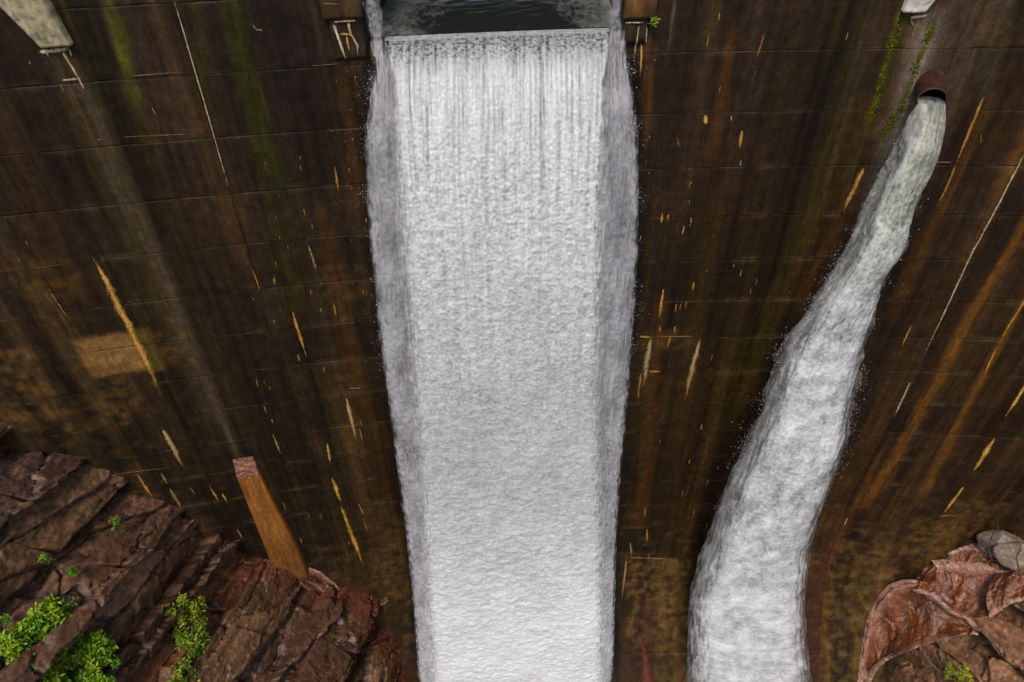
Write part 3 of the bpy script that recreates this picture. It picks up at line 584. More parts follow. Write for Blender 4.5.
def spur():
    nu, nv = 14, 50
    U, T = np.meshgrid(np.linspace(-1, 1, nu), np.linspace(0, 1, nv)); U = U.ravel(); T = T.ravel()
    Z = -30.75 - 4.0 * T; X = 5.78 + .55 * T + U * (.03 + .75 * T)
    Y = Wy(X, Z) - (.05 + .7 * T) * (1 - U * U) + .02 + .03 * fbm(X / .2, Z / .4, 6, 3)
    v = np.stack([X, Y, Z], -1)
    o = mesh_obj('spur', v, grid_faces(nu, nv), M_TRIM, DAM, tinted(v, lin(88, 46, 29), .4, 7, .2, .6))
    o['label'] = 'pointed rust-red spur at the foot of the wall'
spur()

# lime and rust weeping out of the joints: thin crusts standing proud of the face
SC = {'w': (lin(205, 190, 160), lin(190, 160, 110)), 'p': (lin(190, 160, 110), lin(150, 110, 60)), 'P': (lin(205, 180, 130), lin(150, 110, 60)),
      'o': (lin(206, 152, 70), lin(150, 100, 44)), 'O': (lin(232, 184, 92), lin(186, 128, 50)), 'h': (lin(170, 140, 96), lin(130, 100, 60)), 'W': (lin(232, 218, 190), lin(200, 170, 120))}
def streak(kind, w, pl, si):
    px = np.array(pl[0::2]); pz = np.array(pl[1::2])
    L = np.concatenate([[0], np.cumsum(np.hypot(np.diff(px), np.diff(pz)))])
    n = int(np.clip(L[-1] / .035, 8, 160))
    s = np.linspace(0, L[-1], n)
    x = np.interp(s, L, px); z = np.interp(s, L, pz)
    dx = np.gradient(x); dz = np.gradient(z); l = np.hypot(dx, dz) + 1e-9
    nxn, nzn = -dz / l, dx / l
    t = s / L[-1]
    if kind in 'hW': pr = np.clip(np.minimum(t, 1 - t) * 12, 0, 1) ** .5
    elif kind == 'w': pr = np.clip(np.minimum(t, 1 - t) * 14, .15, 1) ** .6
    else: pr = np.clip(np.sin(np.pi * t ** .8), 0, 1) ** .75
    jag = 1 + .35 * vn(s / .35, si * 3.1, 5) + .22 * vn(s / .07, si * 1.7, 9)
    wl = w * .62 * pr * jag
    x = x + .12 * w * vn(s / .5, si * 2.3, 15)
    prof = np.array([-1, -.55, 0, .55, 1.0]); hgt = np.array([.004, .012, .018, .012, .004]); alp = np.array([.1, .62, .9, .62, .1])
    hsc = min(1.0, w / .06)
    X = x[:, None] + nxn[:, None] * wl[:, None] * prof; Z = z[:, None] + nzn[:, None] * wl[:, None] * prof
    # the crust lies on whatever stands there: wall face, or a pier or pilaster in front of it
    add = np.zeros_like(X)
    for a, b, o_, zt, zb in ((-4.1, -3.22, .16, -.6, -4.5), (2.68, 3.42, .2, -.6, -4.72), (2.68, 3.28, .09, -4.72, -5.3), (-4.0, -3.25, .06, -4.5, -5.4)):
        add = np.maximum(add, np.where((X > a - .02) & (X < b + .02) & (Z < zt) & (Z > zb), o_ + .012, 0))
    Y = Wy(X, Z) - .018 - hgt[None, :] * hsc - add
    A = np.broadcast_to(alp[None, :], X.shape) * np.clip(np.minimum(t * 9, (1 - t) * 2.6) + .12, 0, 1)[:, None]
    if kind in 'hp': A = A * .85
    c0, c1 = SC[kind]
    mixv = np.clip(.5 + .7 * vn(s / .5, si * 5.5, 25), 0, 1)[:, None] if kind not in 'P' else t[:, None]
    c = c0[None, :] * (1 - mixv) + c1[None, :] * mixv
    core = np.array([.45, .8, 1.25, .8, .45])[None, :, None]
    c = (np.repeat(c[:, None, :], 5, 1) * core).clip(0, .85).reshape(-1, 3)
    cc = np.concatenate([c, A.reshape(-1, 1)], 1)
    mesh_obj('lime_streak' if kind in 'wWpPh' else 'rust_streak', np.stack([X, Y, Z], -1).reshape(-1, 3), grid_faces(5, n), M_LIME, DAM, cc)
for si, (kind, w, pl) in enumerate(STREAKS):
    streak(kind, w, pl, si)

# moss cushions either side of the wet run above the pipe: one part
def blob(cx, cy, cz, r, seed, nu=6, nv=4, squash=.25):
    vs = []
    for j in range(nv + 1):
        th = math.pi * j / nv
        for i in range(nu):
            ph = 2 * math.pi * i / nu
            k = r * (1 + .35 * math.sin(seed * 7 + 3 * ph + 5 * th))
            vs.append((cx + k * math.sin(th) * math.cos(ph), cy + squash * k * math.sin(th) * math.sin(ph), cz + 1.3 * k * math.cos(th)))
    return np.array(vs), grid_faces(nu, nv + 1, True)
mv, mf, mc = [], [], []; off = 0
for i, (x, z, r) in enumerate(MOSS):
    if random.random() < .3: continue
    for q in range(16):
        xx, zz, rr = x + random.gauss(0, .04), z + random.gauss(0, .16), r * random.uniform(.08, .32)
        a, f = blob(xx, float(Wy(xx, zz)) - .01, zz, rr, i + q * .3)
        mv.append(a); mf.append(f + off); off += len(a)
        mc.append(np.ones((len(a), 1)) * (lin(112, 118, 18) * random.uniform(.2, 1.1))[None, :])
tag(mesh_obj('moss', np.concatenate(mv), np.concatenate(mf), M_MOSS, DAM, np.concatenate(mc)), kind='stuff')

# ------------------------------------------------------------------ water over the spillway
FALLS = empty('waterfall', (0, -3, -36))
tag(FALLS, 'white sheet of water pouring over the spillway lip in the middle of the dam', kind='structure')
G = 4.905
def path(v, y0, z0, zend, ds, back):
    t1 = math.sqrt((z0 - zend) / G)
    tt = np.linspace(0, t1, 4000)
    y = y0 - v * tt; z = z0 - G * tt * tt
    y = np.concatenate([np.linspace(y0 + back, y0, 60)[:-1], y]); z = np.concatenate([np.full(59, z0), z])
    L = np.concatenate([[0], np.cumsum(np.hypot(np.diff(y), np.diff(z)))])
    s = np.arange(0, L[-1], ds)
    return s - back, np.interp(s, L, y), np.interp(s, L, z)

def edge(tab, z):
    zz = np.array([q[0] for q in tab]); xx = np.array([q[1] for q in tab]); o = np.argsort(zz)
    return np.interp(z, zz[o], xx[o])

def make_sheet(name, mat, xl, xr, s, y, z, nu, seed, parent, lump=1.0, veil=False, extra_y=None, jag=.06, spray=0.0):
    ns = len(s)
    uu = np.linspace(0, 1, nu)
    S = np.repeat(s[:, None], nu, 1)
    X = xl[:, None] + (xr - xl)[:, None] * uu[None, :]
    e = np.minimum(uu, 1 - uu)[None, :] * np.abs(xr - xl)[:, None]
    # ragged edges
    X = X + jag * (vn(s / .35, 0 * s + seed, seed + 1)[:, None] * np.exp(-(uu[None, :] * 12)) + vn(s / .3, 0 * s + seed + 4, seed + 2)[:, None] * np.exp(-((1 - uu[None, :]) * 12))) * sstep(0, 2, S)
    dy = np.gradient(y); dz = np.gradient(z); l = np.hypot(dy, dz)
    ny, nzn = dz / l, -dy / l          # outward normal in the y-z plane
    ny, nzn = -np.abs(ny), np.abs(nzn)
    top = sstep(6.5, .3, S); mid = sstep(.8, 4, S) * sstep(14, 6, S); low = sstep(6, 15, S)
    warp = .35 * fbm(X / .8, S / 1.1, seed + 40, 3)
    thr = fbm(X / .06 + warp * .4, S / 1.5, seed, 3, .65)
    peb = fbm(X / .085 + warp, S / .075 + warp, seed + 5, 3, .6)
    peb2 = fbm(X / .25 + warp, S / .19, seed + 9, 3, .55)
    wri = fbm(X / .34 + warp * 2, S / .30 + warp * 2.4, seed + 12, 4, .55)
    big = fbm(X / 1.7, S / 2.6, seed + 15, 3)
    lng = fbm(X / .16, S / 5.5, seed + 18, 3, .6)
    H = top * (.010 * thr + .008 * peb) + mid * (.022 * peb + .020 * peb2 + .008 * thr) + low * (.026 * wri + .022 * peb2 + .010 * peb) + .07 * big * sstep(1, 6, S)
    H = H * lump
    H = H * np.where(S > 0, 1, .3)
    level = np.interp(S, [0, 1.5, 4, 7, 9.5, 12.5, 16, 19, 23], [.50, .62, .64, .57, .50, .52, .68, .92, 1.0])
    foam = level + top * (.34 * thr + .22 * peb + .22 * lng) + mid * (.26 * peb + .20 * peb2 + .12 * lng + .06 * big) + low * (.14 * wri + .16 * peb + .10 * big)
    # dark broken band just under the lip, then quickly white
    band = sstep(0.0, .10, S) * sstep(1.3, .3, S)
    foam = foam - band * (.12 + .55 * sstep(-.15, .35, peb + .3 * thr))
    foam = np.where(S < .05, .44 + .2 * thr + .25 * peb2, foam)
    cover = np.ones_like(foam)
    cover = cover - sstep(.2, .7, -thr * .6 - lng * .5 + peb * .3) * sstep(5, .3, S) * .55 * sstep(.05, .2, S)
    if veil:
        vv = fbm(X / .045, S / 1.1, seed + 60, 3, .65); v2 = fbm(X / .11 + warp, S / .16, seed + 64, 3, .6); v3 = fbm(X / .5, S / 1.3, seed + 66, 3)
        foam = .44 + .46 * vv + .30 * v2 + .14 * v3 + .10 * low + .25 * sstep(16, 24, S)
        cover = .90 - sstep(-.25, .55, .8 * vv - .2 * v3 + .35 * v2) * .6 * (1 - .5 * sstep(14, 24, S))
        H = .025 * v2 + .06 * v3 + .02 * vv
        edge_side = np.where(uu[None, :] < .5, 1, 1)
    if extra_y is not None: H = H + extra_y(uu[None, :], S)
    Y = y[:, None] + Wy(X, 0) + ny[:, None] * H; Z = z[:, None] + nzn[:, None] * H
    wide = .14 + 0 * S if veil else .05 + .35 * sstep(.6, 4, S)
    ef = sstep(0, 1, (e + (.10 if veil else .2 * sstep(.6, 4, S)) * fbm(X / .06, S / .4, seed + 70, 3)) / wide)
    cover = cover * (.05 + .95 * ef)
    V = np.stack([X, Y, Z], -1).reshape(-1, 3)
    return mesh_obj(name, V, grid_faces(nu, ns), mat, parent, None, {'foam': foam.clip(0, 1).ravel(), 'cover': cover.clip(0, 1).ravel()})

DS = .028
s, y, z = path(2.6, -.05, -5.02, -35.8, DS, .34)
xl = edge(SHEET_LEFT, z); xr = edge(SHEET_RIGHT, z)
xl = np.where(s < 0, -2.86, xl - .22 * sstep(.8, 4, s)); xr = np.where(s < 0, 2.42, xr + .22 * sstep(.8, 4, s))
def bulge(U, S): return -.12 * (np.abs(U - .5) * 2) ** 6 * sstep(0, 3, S)
make_sheet('front_sheet', M_FALL, xl, xr, s, y, z, 215, 3, FALLS, extra_y=bulge, jag=.05)
# side veils: thinner water torn off at both shoulders, a little behind the main sheet
s, y, z = path(2.25, .0, -3.9, -35.8, DS, .6)
z0 = -5.05
def veil_side(left):
    zz = z; yv = np.interp(-zz, -z, y)
    # same fall as the front sheet, set back a touch
    t = np.sqrt(np.clip(-5.02 - zz, 0, None) / G)
    yf = -.05 - 2.6 * t + .16 + .0 * zz
    yv = np.where(zz > -5.3, np.minimum(y, .12 - .1 * (zz + 3.9)), yf)
    k = sstep(-4.6, -6.5, zz); yv = (-.12 + .05 * zz * 0) * (1 - k) + yf * k
    outer = edge(FALL_LEFT if left else FALL_RIGHT, zz); inner = edge(SHEET_LEFT if left else SHEET_RIGHT, zz)
    if left:
        outer = np.where(zz > -5.3, -3.19 + .06 * sstep(-4.4, -5.3, zz), outer - .13 * sstep(-5.3, -7, zz)); kk = sstep(-5.0, -6.6, zz); inner = -2.78 * (1 - kk) + (inner + .75) * kk
        return make_sheet('side_veil', M_VEIL, outer, inner, s, yv, zz, 60, 23, FALLS, veil=True, jag=.025, extra_y=lambda U, S: (-.16 - .22 * (1 - U) ** 2) * sstep(1, 5, S))
    outer = np.where(zz > -5.2, 2.62 + .14 * sstep(-4.5, -5.2, zz), outer + .13 * sstep(-5.2, -7, zz)); kk = sstep(-5.0, -6.6, zz); inner = 2.30 * (1 - kk) + (inner - .75) * kk
    return make_sheet('side_veil', M_VEIL, inner, outer, s, yv, zz, 60, 33, FALLS, veil=True, jag=.025, extra_y=lambda U, S: (-.16 - .22 * U ** 2) * sstep(1, 5, S))
veil_side(True); veil_side(False)

# dark pool between the gate and the lip
nx, nyv = 70, 60
X, Y = np.meshgrid(np.linspace(NOTCH[0], NOTCH[1], nx), np.linspace(.22, 6, nyv)); X = X.ravel(); Y = Y.ravel()
Z = -5.0 + .02 * sstep(.2, .8, Y) + .012 * fbm(X / .5, Y / .3, 4, 3)
tag(mesh_obj('spillway_water', np.stack([X, Y + Wy(X, 0), Z], -1), grid_faces(nx, nyv), M_POOL), kind='structure')

# ------------------------------------------------------------------ outlet pipe and its jet
base = Vector((10.52, float(Wy(10.5, -6.3)) + .12, -6.36)); mouth = Vector((10.22, -.5, -6.53))
PIPE = empty('outlet_pipe', tuple(base))
tag(PIPE, 'rusty steel outlet pipe spouting water from the upper right of the dam', 'pipe')
ax = (mouth - base).normalized(); sd = ax.cross(Vector((0, 0, 1))).normalized(); upv = sd.cross(ax)
def tube(p0, p1, r0, r1, n, rings, caps=False):
    vs = []
    for j in range(rings + 1):
        t = j / rings; p = p0.lerp(p1, t); r = r0 + (r1 - r0) * t
        for i in range(n):
            a = 2 * math.pi * i / n
            vs.append(tuple(p + sd * (r * math.cos(a)) + upv * (r * math.sin(a))))
    return np.array(vs), grid_faces(n, rings + 1, True)
v, f = tube(base, mouth, .335, .325, 40, 12)
mesh_obj('pipe_wall', v, f, M_RUST, PIPE, tinted(v, lin(66, 36, 27), .5, 9, .2, .2))
v2, f2 = tube(mouth, base.lerp(mouth, .3), .300, .300, 40, 6)
mesh_obj('bore', v2, f2, M_RUST, PIPE, tinted(v2, lin(44, 28, 24), .2, 9, .2, .2))
# rim ring
ring = []
for rr, dd in ((.30, -.005), (.30, .012), (.332, .012), (.332, -.03)):
    for i in range(40):
        a = 2 * math.pi * i / 40
        ring.append(tuple(mouth + ax * dd + sd * (rr * math.cos(a)) + upv * (rr * math.sin(a))))
mesh_obj('rim', np.array(ring), grid_faces(40, 4, True), M_RUST, PIPE, tinted(ring, lin(70, 40, 32), .2, 2), smooth=False)
def make_jet():
    cx = np.array([q[0] for q in JET]); cy = np.array([q[1] for q in JET]); cz = np.array([q[2] for q in JET]); hw = np.array([q[3] for q in JET])
    # smooth and continue into the river
    L = np.concatenate([[0], np.cumsum(np.sqrt(np.diff(cx) ** 2 + np.diff(cy) ** 2 + np.diff(cz) ** 2))])
    s = np.arange(0, L[-1] + 4.5, .032)
    def smooth(a):
        b = np.interp(s, L, a)
        over = s > L[-1]
        g = (a[-1] - a[-2]) / (L[-1] - L[-2]); b[over] = a[-1] + g * (s[over] - L[-1])
        k = 61; w = np.hanning(k); w /= w.sum(); pad = np.concatenate([2 * b[0] - b[30:0:-1], b, 2 * b[-1] - b[-2:-32:-1]])
        return np.convolve(pad, w, 'valid')
    X0, Y0, Z0, W = smooth(cx), smooth(cy), smooth(cz), smooth(hw)
    X0[0], Y0[0], Z0[0] = mouth
    W = np.maximum(W * (1 - .16 * sstep(.5, 3, s) * sstep(12, 6, s)), .27)
    nu = 190
    a = np.linspace(0, 2 * np.pi, nu, endpoint=False)
    A = np.repeat(a[None, :], len(s), 0); S = np.repeat(s[:, None], nu, 1)
    dep = np.where(s < 1.2, W * .95, W * (.95 - .62 * sstep(1.2, 9, s)))
    dep = np.minimum(dep, .62)
    UX = np.cos(A) * W[:, None]                 # across, metres
    UF = -np.sin(A)                             # towards the viewer for a in (pi, 2pi)
    warp = .4 * fbm(UX / .7 + S * .1, S / .9, 141, 3)
    fr = np.sin(A)
    key = np.where(fr < 0, 0, 37.3)
    peb = fbm(UX / .09 + warp + key, S / .11 + warp, 101, 3, .6)
    med = fbm(UX / .42 + warp + key, S / .5 + warp, 105, 4, .55)
    big = fbm(UX / 1.2 + key, S / 1.6, 109, 3)
    thr = fbm(UX / .09 + warp + key, S / 1.4, 113, 3, .6)
    thr2_ = fbm(np.arccos(np.cos(A)) * 7 + .5 * warp + key, S / 1.6, 137, 3, .6)
    g = .3 * sstep(0, .3, S) + .7 * sstep(.1, 3, S); lowk = sstep(12, 20, S)
    H = g * (.012 * peb + .028 * med + .10 * big + .010 * thr) * (1 - .2 * lowk)
    tornL = np.exp(-((np.cos(A) + 1) / .10)) + np.exp(-((1 - np.cos(A)) / .10))
    rag = tornL * g * (1 - .75 * sstep(8, 13, S)) * (.08 * vn(S / .2, A * 3, 121) + .20 * vn(S / .8, A * 2, 123) + .05 * vn(S / .07, A * 5, 127))
    wx = W[:, None] + rag
    X = X0[:, None] + np.cos(A) * (wx + H * .5)
    sup = np.sign(np.sin(A)) * np.abs(np.sin(A)) ** .75
    Y = Y0[:, None] + sup * (dep[:, None] + H)
    Z = Z0[:, None] + .0 * A + .25 * H
    edge_f = np.abs(np.cos(A))
    inner = sstep(.86, .55, edge_f + .12 * med)
    # torn grey-violet sides, a grey-green clear core near the pipe, whiter as it breaks up
    core = sstep(7.5, .5, S)
    foam = .50 + .36 * peb * (g * .5 + .5) + .34 * med * (.4 + .6 * g) + .26 * big + .14 * thr2_ - .20 * core * inner + .14 * sstep(6, 8, S) * sstep(14, 9, S) * inner + .32 * lowk
    foam = foam - (1 - inner) * (.10 + .42 * sstep(-.2, .5, thr)) * g
    foam = foam - .16 * sstep(2.2, .2, S)
    thr2 = fbm(np.arccos(np.cos(A)) * 9 + .5 * warp + key, S / 1.1, 133, 4, .6)
    cover = 1 - sstep(.70, 1.0, edge_f + .22 * thr2 + .10 * peb + .10 * med) * .92 * g - sstep(.35, .8, med * .6 + thr2 * .6) * .35 * g * sstep(16, 8, S)
    foam = foam - .22 * sstep(-.1, .6, thr2) * (1 - inner) * g
    V = np.stack([X, Y, Z], -1).reshape(-1, 3)
    JW = tag(mesh_obj('water_jet', V, grid_faces(nu, len(s), True), M_JET, None, None, {'foam': foam.clip(0, 1).ravel(), 'cover': cover.clip(0, 1).ravel(), 'young': (sstep(6, .5, S) * (.4 + .6 * inner)).ravel()}),
             'white jet of water arching down from the rusty pipe on the right', kind='structure')
    return X0, Y0, Z0, W
JX, JY, JZ, JW_ = make_jet()

# spray: drops thrown off the edges of both falls
def drops():
    pts = []; rad = []
    n = 3500
    for left in (True, False):
        tab = FALL_LEFT if left else FALL_RIGHT
        zz = -5.2 - 8 * rng.random(n) ** 1.4
        xx = edge(tab, zz) + (-1 if left else 1) * (rng.exponential(.13, n) - .05)
        t = np.sqrt(np.clip(-5.02 - zz, 0, None) / G)
        yy = -.05 + Wy(xx, 0) - 2.6 * t + .4 + rng.normal(0, .2, n)
        pts.append(np.stack([xx, np.minimum(yy, Wy(xx, zz) - .05), zz], -1)); rad.append(rng.gamma(1.5, .0018, n) + .0015)
    m = 7000
    i = rng.integers(30, 420, m)
    sgn = np.where(rng.random(m) < .6, -1, 1)
    d = JW_[i] * rng.normal(.98, .04, m) + rng.exponential(.12, m) * np.clip(i / 150, .1, 1)
    pts.append(np.stack([JX[i] + sgn * d, np.minimum(JY[i] + rng.normal(0, .15, m), Wy(JX[i] + sgn * d, JZ[i]) - .05), JZ[i] + rng.normal(0, .1, m)], -1)); rad.append(rng.gamma(1.5, .0020, m) + .0015)
    P = np.concatenate(pts); R = np.concatenate(rad)
    keep = rng.random(len(P)) < sstep(-.2, .55, vn(P[:, 2] / .55, P[:, 0] / 3.0, 400))
    P = P[keep]; R = R[keep] * .85
    tet = np.array([[1, 0, 0], [-1, 0, 0], [0, 1, 0], [0, -1, 0], [0, 0, 2.2], [0, 0, -1.6]], float)
    V = (P[:, None, :] + tet[None] * R[:, None, None]).reshape(-1, 3)
    tf = np.array([[0, 2, 4], [2, 1, 4], [1, 3, 4], [3, 0, 4], [2, 0, 5], [1, 2, 5], [3, 1, 5], [0, 3, 5]])
    F = (tf[None] + (np.arange(len(P)) * 6)[:, None, None]).reshape(-1, 3)
    k = len(V)
    tag(mesh_obj('spray', V, F, M_JET, None, None, {'foam': np.full(k, .75), 'cover': np.ones(k)}), 'fine drops of spray thrown off the edges of the falling water', kind='stuff')
drops()

# ------------------------------------------------------------------ rock banks
RIVER_Z = -35.6
def river():
    nx, nyv = 40, 40
    X, Y = np.meshgrid(np.linspace(-60, 60, nx), np.linspace(-90, 2, nyv)); X = X.ravel(); Y = Y.ravel()
    tag(mesh_obj('river', np.stack([X, Y, np.full_like(X, RIVER_Z)], -1), grid_faces(nx, nyv), M_POOL), kind='structure')
river()

def worley(x, y, seed):
    x0 = np.floor(x); y0 = np.floor(y)
    F1 = np.full(x.shape, 9.0); F2 = np.full(x.shape, 9.0); ID = np.zeros(x.shape); DX = np.zeros(x.shape); DY = np.zeros(x.shape)
    for i in (-1, 0, 1):
        for j in (-1, 0, 1):
            cx, cy = x0 + i, y0 + j
            dx = cx + _hash(cx, cy, seed) - x; dy = cy + _hash(cx, cy, seed + 1) - y
            d = np.hypot(dx, dy); h = _hash(cx, cy, seed + 2)
            n = d < F1
            F2 = np.where(n, F1, np.minimum(F2, d)); F1 = np.where(n, d, F1)
            ID = np.where(n, h, ID); DX = np.where(n, dx, DX); DY = np.where(n, dy, DY)
    return F1, F2, ID, DX, DY

def rock_bank(name, label, contact, sgn, palette, wet_s, y_far, seed, bed_lo=.7, bed_hi=2.4, extend=14, skip=None, cell=.045, rake=.34):
    """bedrock built as separate slabs: beds stepping down the bank, striking away from the dam"""
    rs = random.Random(seed)
    B = empty(name, (contact[len(contact) // 2][0], -6, contact[len(contact) // 2][1]))
    tag(B, label, kind='structure')
    cx = np.array([c[0] for c in contact]); cz = np.array([c[1] for c in contact])
    # carry the line on uphill
    d = np.array([cx[0] - cx[3], cz[0] - cz[3]]); d /= np.hypot(*d)
    cx = np.concatenate([[cx[0] + d[0] * extend], cx]); cz = np.concatenate([[cz[0] + d[1] * extend], cz])
    d = np.array([cx[-1] - cx[-3], cz[-1] - cz[-3]]); d /= np.hypot(*d)
    cx = np.concatenate([cx, [cx[-1] + d[0] * 5.5]]); cz = np.concatenate([cz, [cz[-1] + d[1] * 5.5]])
    L = np.concatenate([[0], np.cumsum(np.hypot(np.diff(cx), np.diff(cz)))])
    k = 41
    sf = np.linspace(0, L[-1], 600); xf = np.interp(sf, L, cx); zf = np.interp(sf, L, cz)
    w = np.hanning(k); w /= w.sum()
    sm = lambda a: np.convolve(np.concatenate([2 * a[0] - a[20:0:-1], a, 2 * a[-1] - a[-2:-22:-1]]), w, 'valid')
    xf, zf = sm(xf), sm(zf)
    tx, tz = np.gradient(xf), np.gradient(zf); l = np.hypot(tx, tz); tx /= l; tz /= l
    nxn, nzn = -tz, tx
    if nzn.mean() < 0: nxn, nzn = -nxn, -nzn
    # beds
    beds = []; q = 0.0
    while q < L[-1] + 14 * abs(rake) * 0 + 4.5:
        wd = rs.uniform(bed_lo, bed_hi) if rs.random() < .6 else rs.uniform(.22, bed_lo)
        beds.append((q, q + wd)); q += wd
    for bi, (s0, s1) in enumerate(beds):
        wavy = lambda yy, b: rake * yy + .24 * vn(yy / 2.3, np.full_like(yy, b * 5.3), seed) + .10 * vn(yy / .7, np.full_like(yy, b * 3.1), seed + 3)
        depth_top = 0.6
        bedoff = rs.gauss(0, .26); bedtilt = rs.uniform(-.05, .5) * (1 if rs.random() < .8 else -1)
        bt = math.exp(rs.gauss(0, .22)); pal = rs.choice(palette)
        yy = depth_top
        while yy > y_far:
            ln = rs.uniform(1.2, 5.5); y1 = max(yy - ln, y_far)
            smid = (s0 + s1) / 2 + rake * (yy + y1) / 2
            if smid > L[-1] + .2 or smid < -.2:
                yy = y1; continue
            ns = max(6, int((s1 - s0) / cell)); nyy = max(6, int((yy - y1) / cell))
            us = np.linspace(0, 1, ns); vs_ = np.linspace(0, 1, nyy)
            U, V = np.meshgrid(us, vs_)
            slant = rs.uniform(-.9, .9)
            Yl = yy + .12 + (y1 - yy - .24) * V + slant * (U - .5)
            a = s0 + wavy(Yl, bi) - .13; b = s1 + wavy(Yl, bi + 1) + .13
            S = a + (b - a) * U
            S = np.clip(S, 0, L[-1])
            X = np.interp(S, sf, xf); Z = np.interp(S, sf, zf); NX = np.interp(S, sf, nxn); NZ = np.interp(S, sf, nzn)
            wallY = Wy(X, Z)
            Yw = wallY + Yl                       # measured out from the wall
            off = bedoff + rs.gauss(0, .10) + bedtilt * (S - (s0 + s1) / 2 - rake * Yl) + rs.uniform(-.06, .06) * (Yl - (yy + y1) / 2)
            tw = .35 * fbm(S / .9, Yl / 1.3, seed + 61, 3)
            skew = S - rake * Yl
            A1 = worley(skew / 1.15 + tw * .6, Yl / 3.2 + tw * .5, seed + 201)
            A2 = worley(skew / .36 + tw, Yl / 1.2 + tw, seed + 211)
            rough = .035 * fbm(S / .5, Yl / .9, seed + bi * 3, 3, .5) + .016 * fbm(S / .10, Yl / .25, seed + 50 + bi, 3)
            stepn = .42 * (A1[2] - .5) + (A1[2] * 7.3 % 1 - .3) * .55 * A1[3] + (A1[2] * 13.7 % 1 - .5) * .3 * A1[4]
            stepn = stepn + .08 * (A2[2] - .5) + (A2[2] * 7.3 % 1 - .4) * .10 * A2[3]
            stepn = stepn - .17 * (1 - sstep(0, .06, A1[1] - A1[0])) - .035 * (1 - sstep(0, .09, A2[1] - A2[0]))
            lam = (S / .13 + .2 * Yl + 1.5 * tw) % 1.0
            stepn = stepn + .018 * (lam - .5) * sstep(-.1, .4, fbm(S / .9, Yl / 1.2, seed + 97, 2))
            eU = np.minimum(U, 1 - U) * (s1 - s0); eV = np.minimum(V, 1 - V) * (yy - y1)
            e = np.minimum(eU, eV) + .03 * fbm(S / .1, Yl / .1, seed + 5, 2)
            rnd = -.07 * (1 - sstep(0, .10, e)) ** 1.5
            H = off + rough + stepn + rnd
            H = H + .05 * sstep(-.6, .3, Yl)        # tucks down as it meets the wall
            border = (U == 0) | (U == 1) | (V == 0) | (V == 1)
            H = np.where(border, H - .75, H)
            Xp = X + NX * H; Zp = Z + NZ * H
            vtx = np.stack([Xp, Yw, Zp], -1).reshape(-1, 3)
            if vtx[:, 2].max() < RIVER_Z - .3:
                yy = y1; continue
            n1 = fbm(S / .5, Yl / 1.3, seed + 33, 4).ravel(); n2 = fbm(S / .12, Yl / .35, seed + 35, 3).ravel()
            edgec = (sstep(.16, .05, A1[1] - A1[0]) * sstep(.02, .06, A1[1] - A1[0]) * .5).ravel()[:, None]
            c = np.asarray(pal)[None, :] * np.exp(.5 * (A1[2] - .5) + .5 * (A2[2] - .5)).ravel()[:, None] * (bt * math.exp(rs.gauss(0, .12)) * np.exp(.6 * n1 + .5 * n2))[:, None]
            tan = sstep(.22, .6, fbm(S / .3, Yl / .7, seed + 37 + bi, 4)).ravel()[:, None] * .6
            c = c * (1 - tan) + lin(150, 112, 72) * tan
            edgec = edgec * sstep(-.1, .4, fbm(S / .6, Yl / .6, seed + 43, 3)).ravel()[:, None]
            c = c * (1 - edgec) + lin(146, 112, 80) * edgec
            grey = sstep(.35, .7, fbm(S / .22, Yl / .3, seed + 39, 3)).ravel()[:, None] * .35
            c = c * (1 - grey) + lin(120, 112, 108) * grey
            if wet_s is not None:
                ww = sstep(wet_s, wet_s + 2.5, S).ravel()[:, None] * .6
                c = c * (1 - ww) + c * np.array([.62, .60, .66]) * ww
                rw = (sstep(-1.6, -.3, Yl + .5 * fbm(S, Yl, 7, 2)) * sstep(wet_s - 1, wet_s + 1, S)).ravel()[:, None] * .7
                c = c * (1 - rw) + lin(104, 54, 38) * rw
            
            mesh_obj('rock_slab', vtx, grid_faces(ns, nyy), M_ROCK if (wet_s is None or smid < wet_s) else M_WETROCK, B, c, smooth=False)
            yy = y1
    return B, sf, xf, zf

PAL_L = [lin(94, 66, 50), lin(104, 75, 57), lin(82, 58, 48), lin(98, 61, 40), lin(116, 85, 58)]
BL = rock_bank('rock_bank', 'layered brown and purple bedrock bank at the foot of the dam on the left', CONTACT_LEFT, 1, PAL_L, 24.5, -13.5, 5)
PAL_R = [lin(124, 90, 64), lin(116, 82, 60), lin(140, 108, 74), lin(104, 76, 60)]
CR2 = [(x + .5, z - 1.6) for x, z in CONTACT_RIGHT]
BR = rock_bank('rock_bank', 'rust brown bedrock bank at the foot of the dam in the lower right corner', CR2, -1, PAL_R, None, -9.5, 15, .5, 1.2, extend=6)

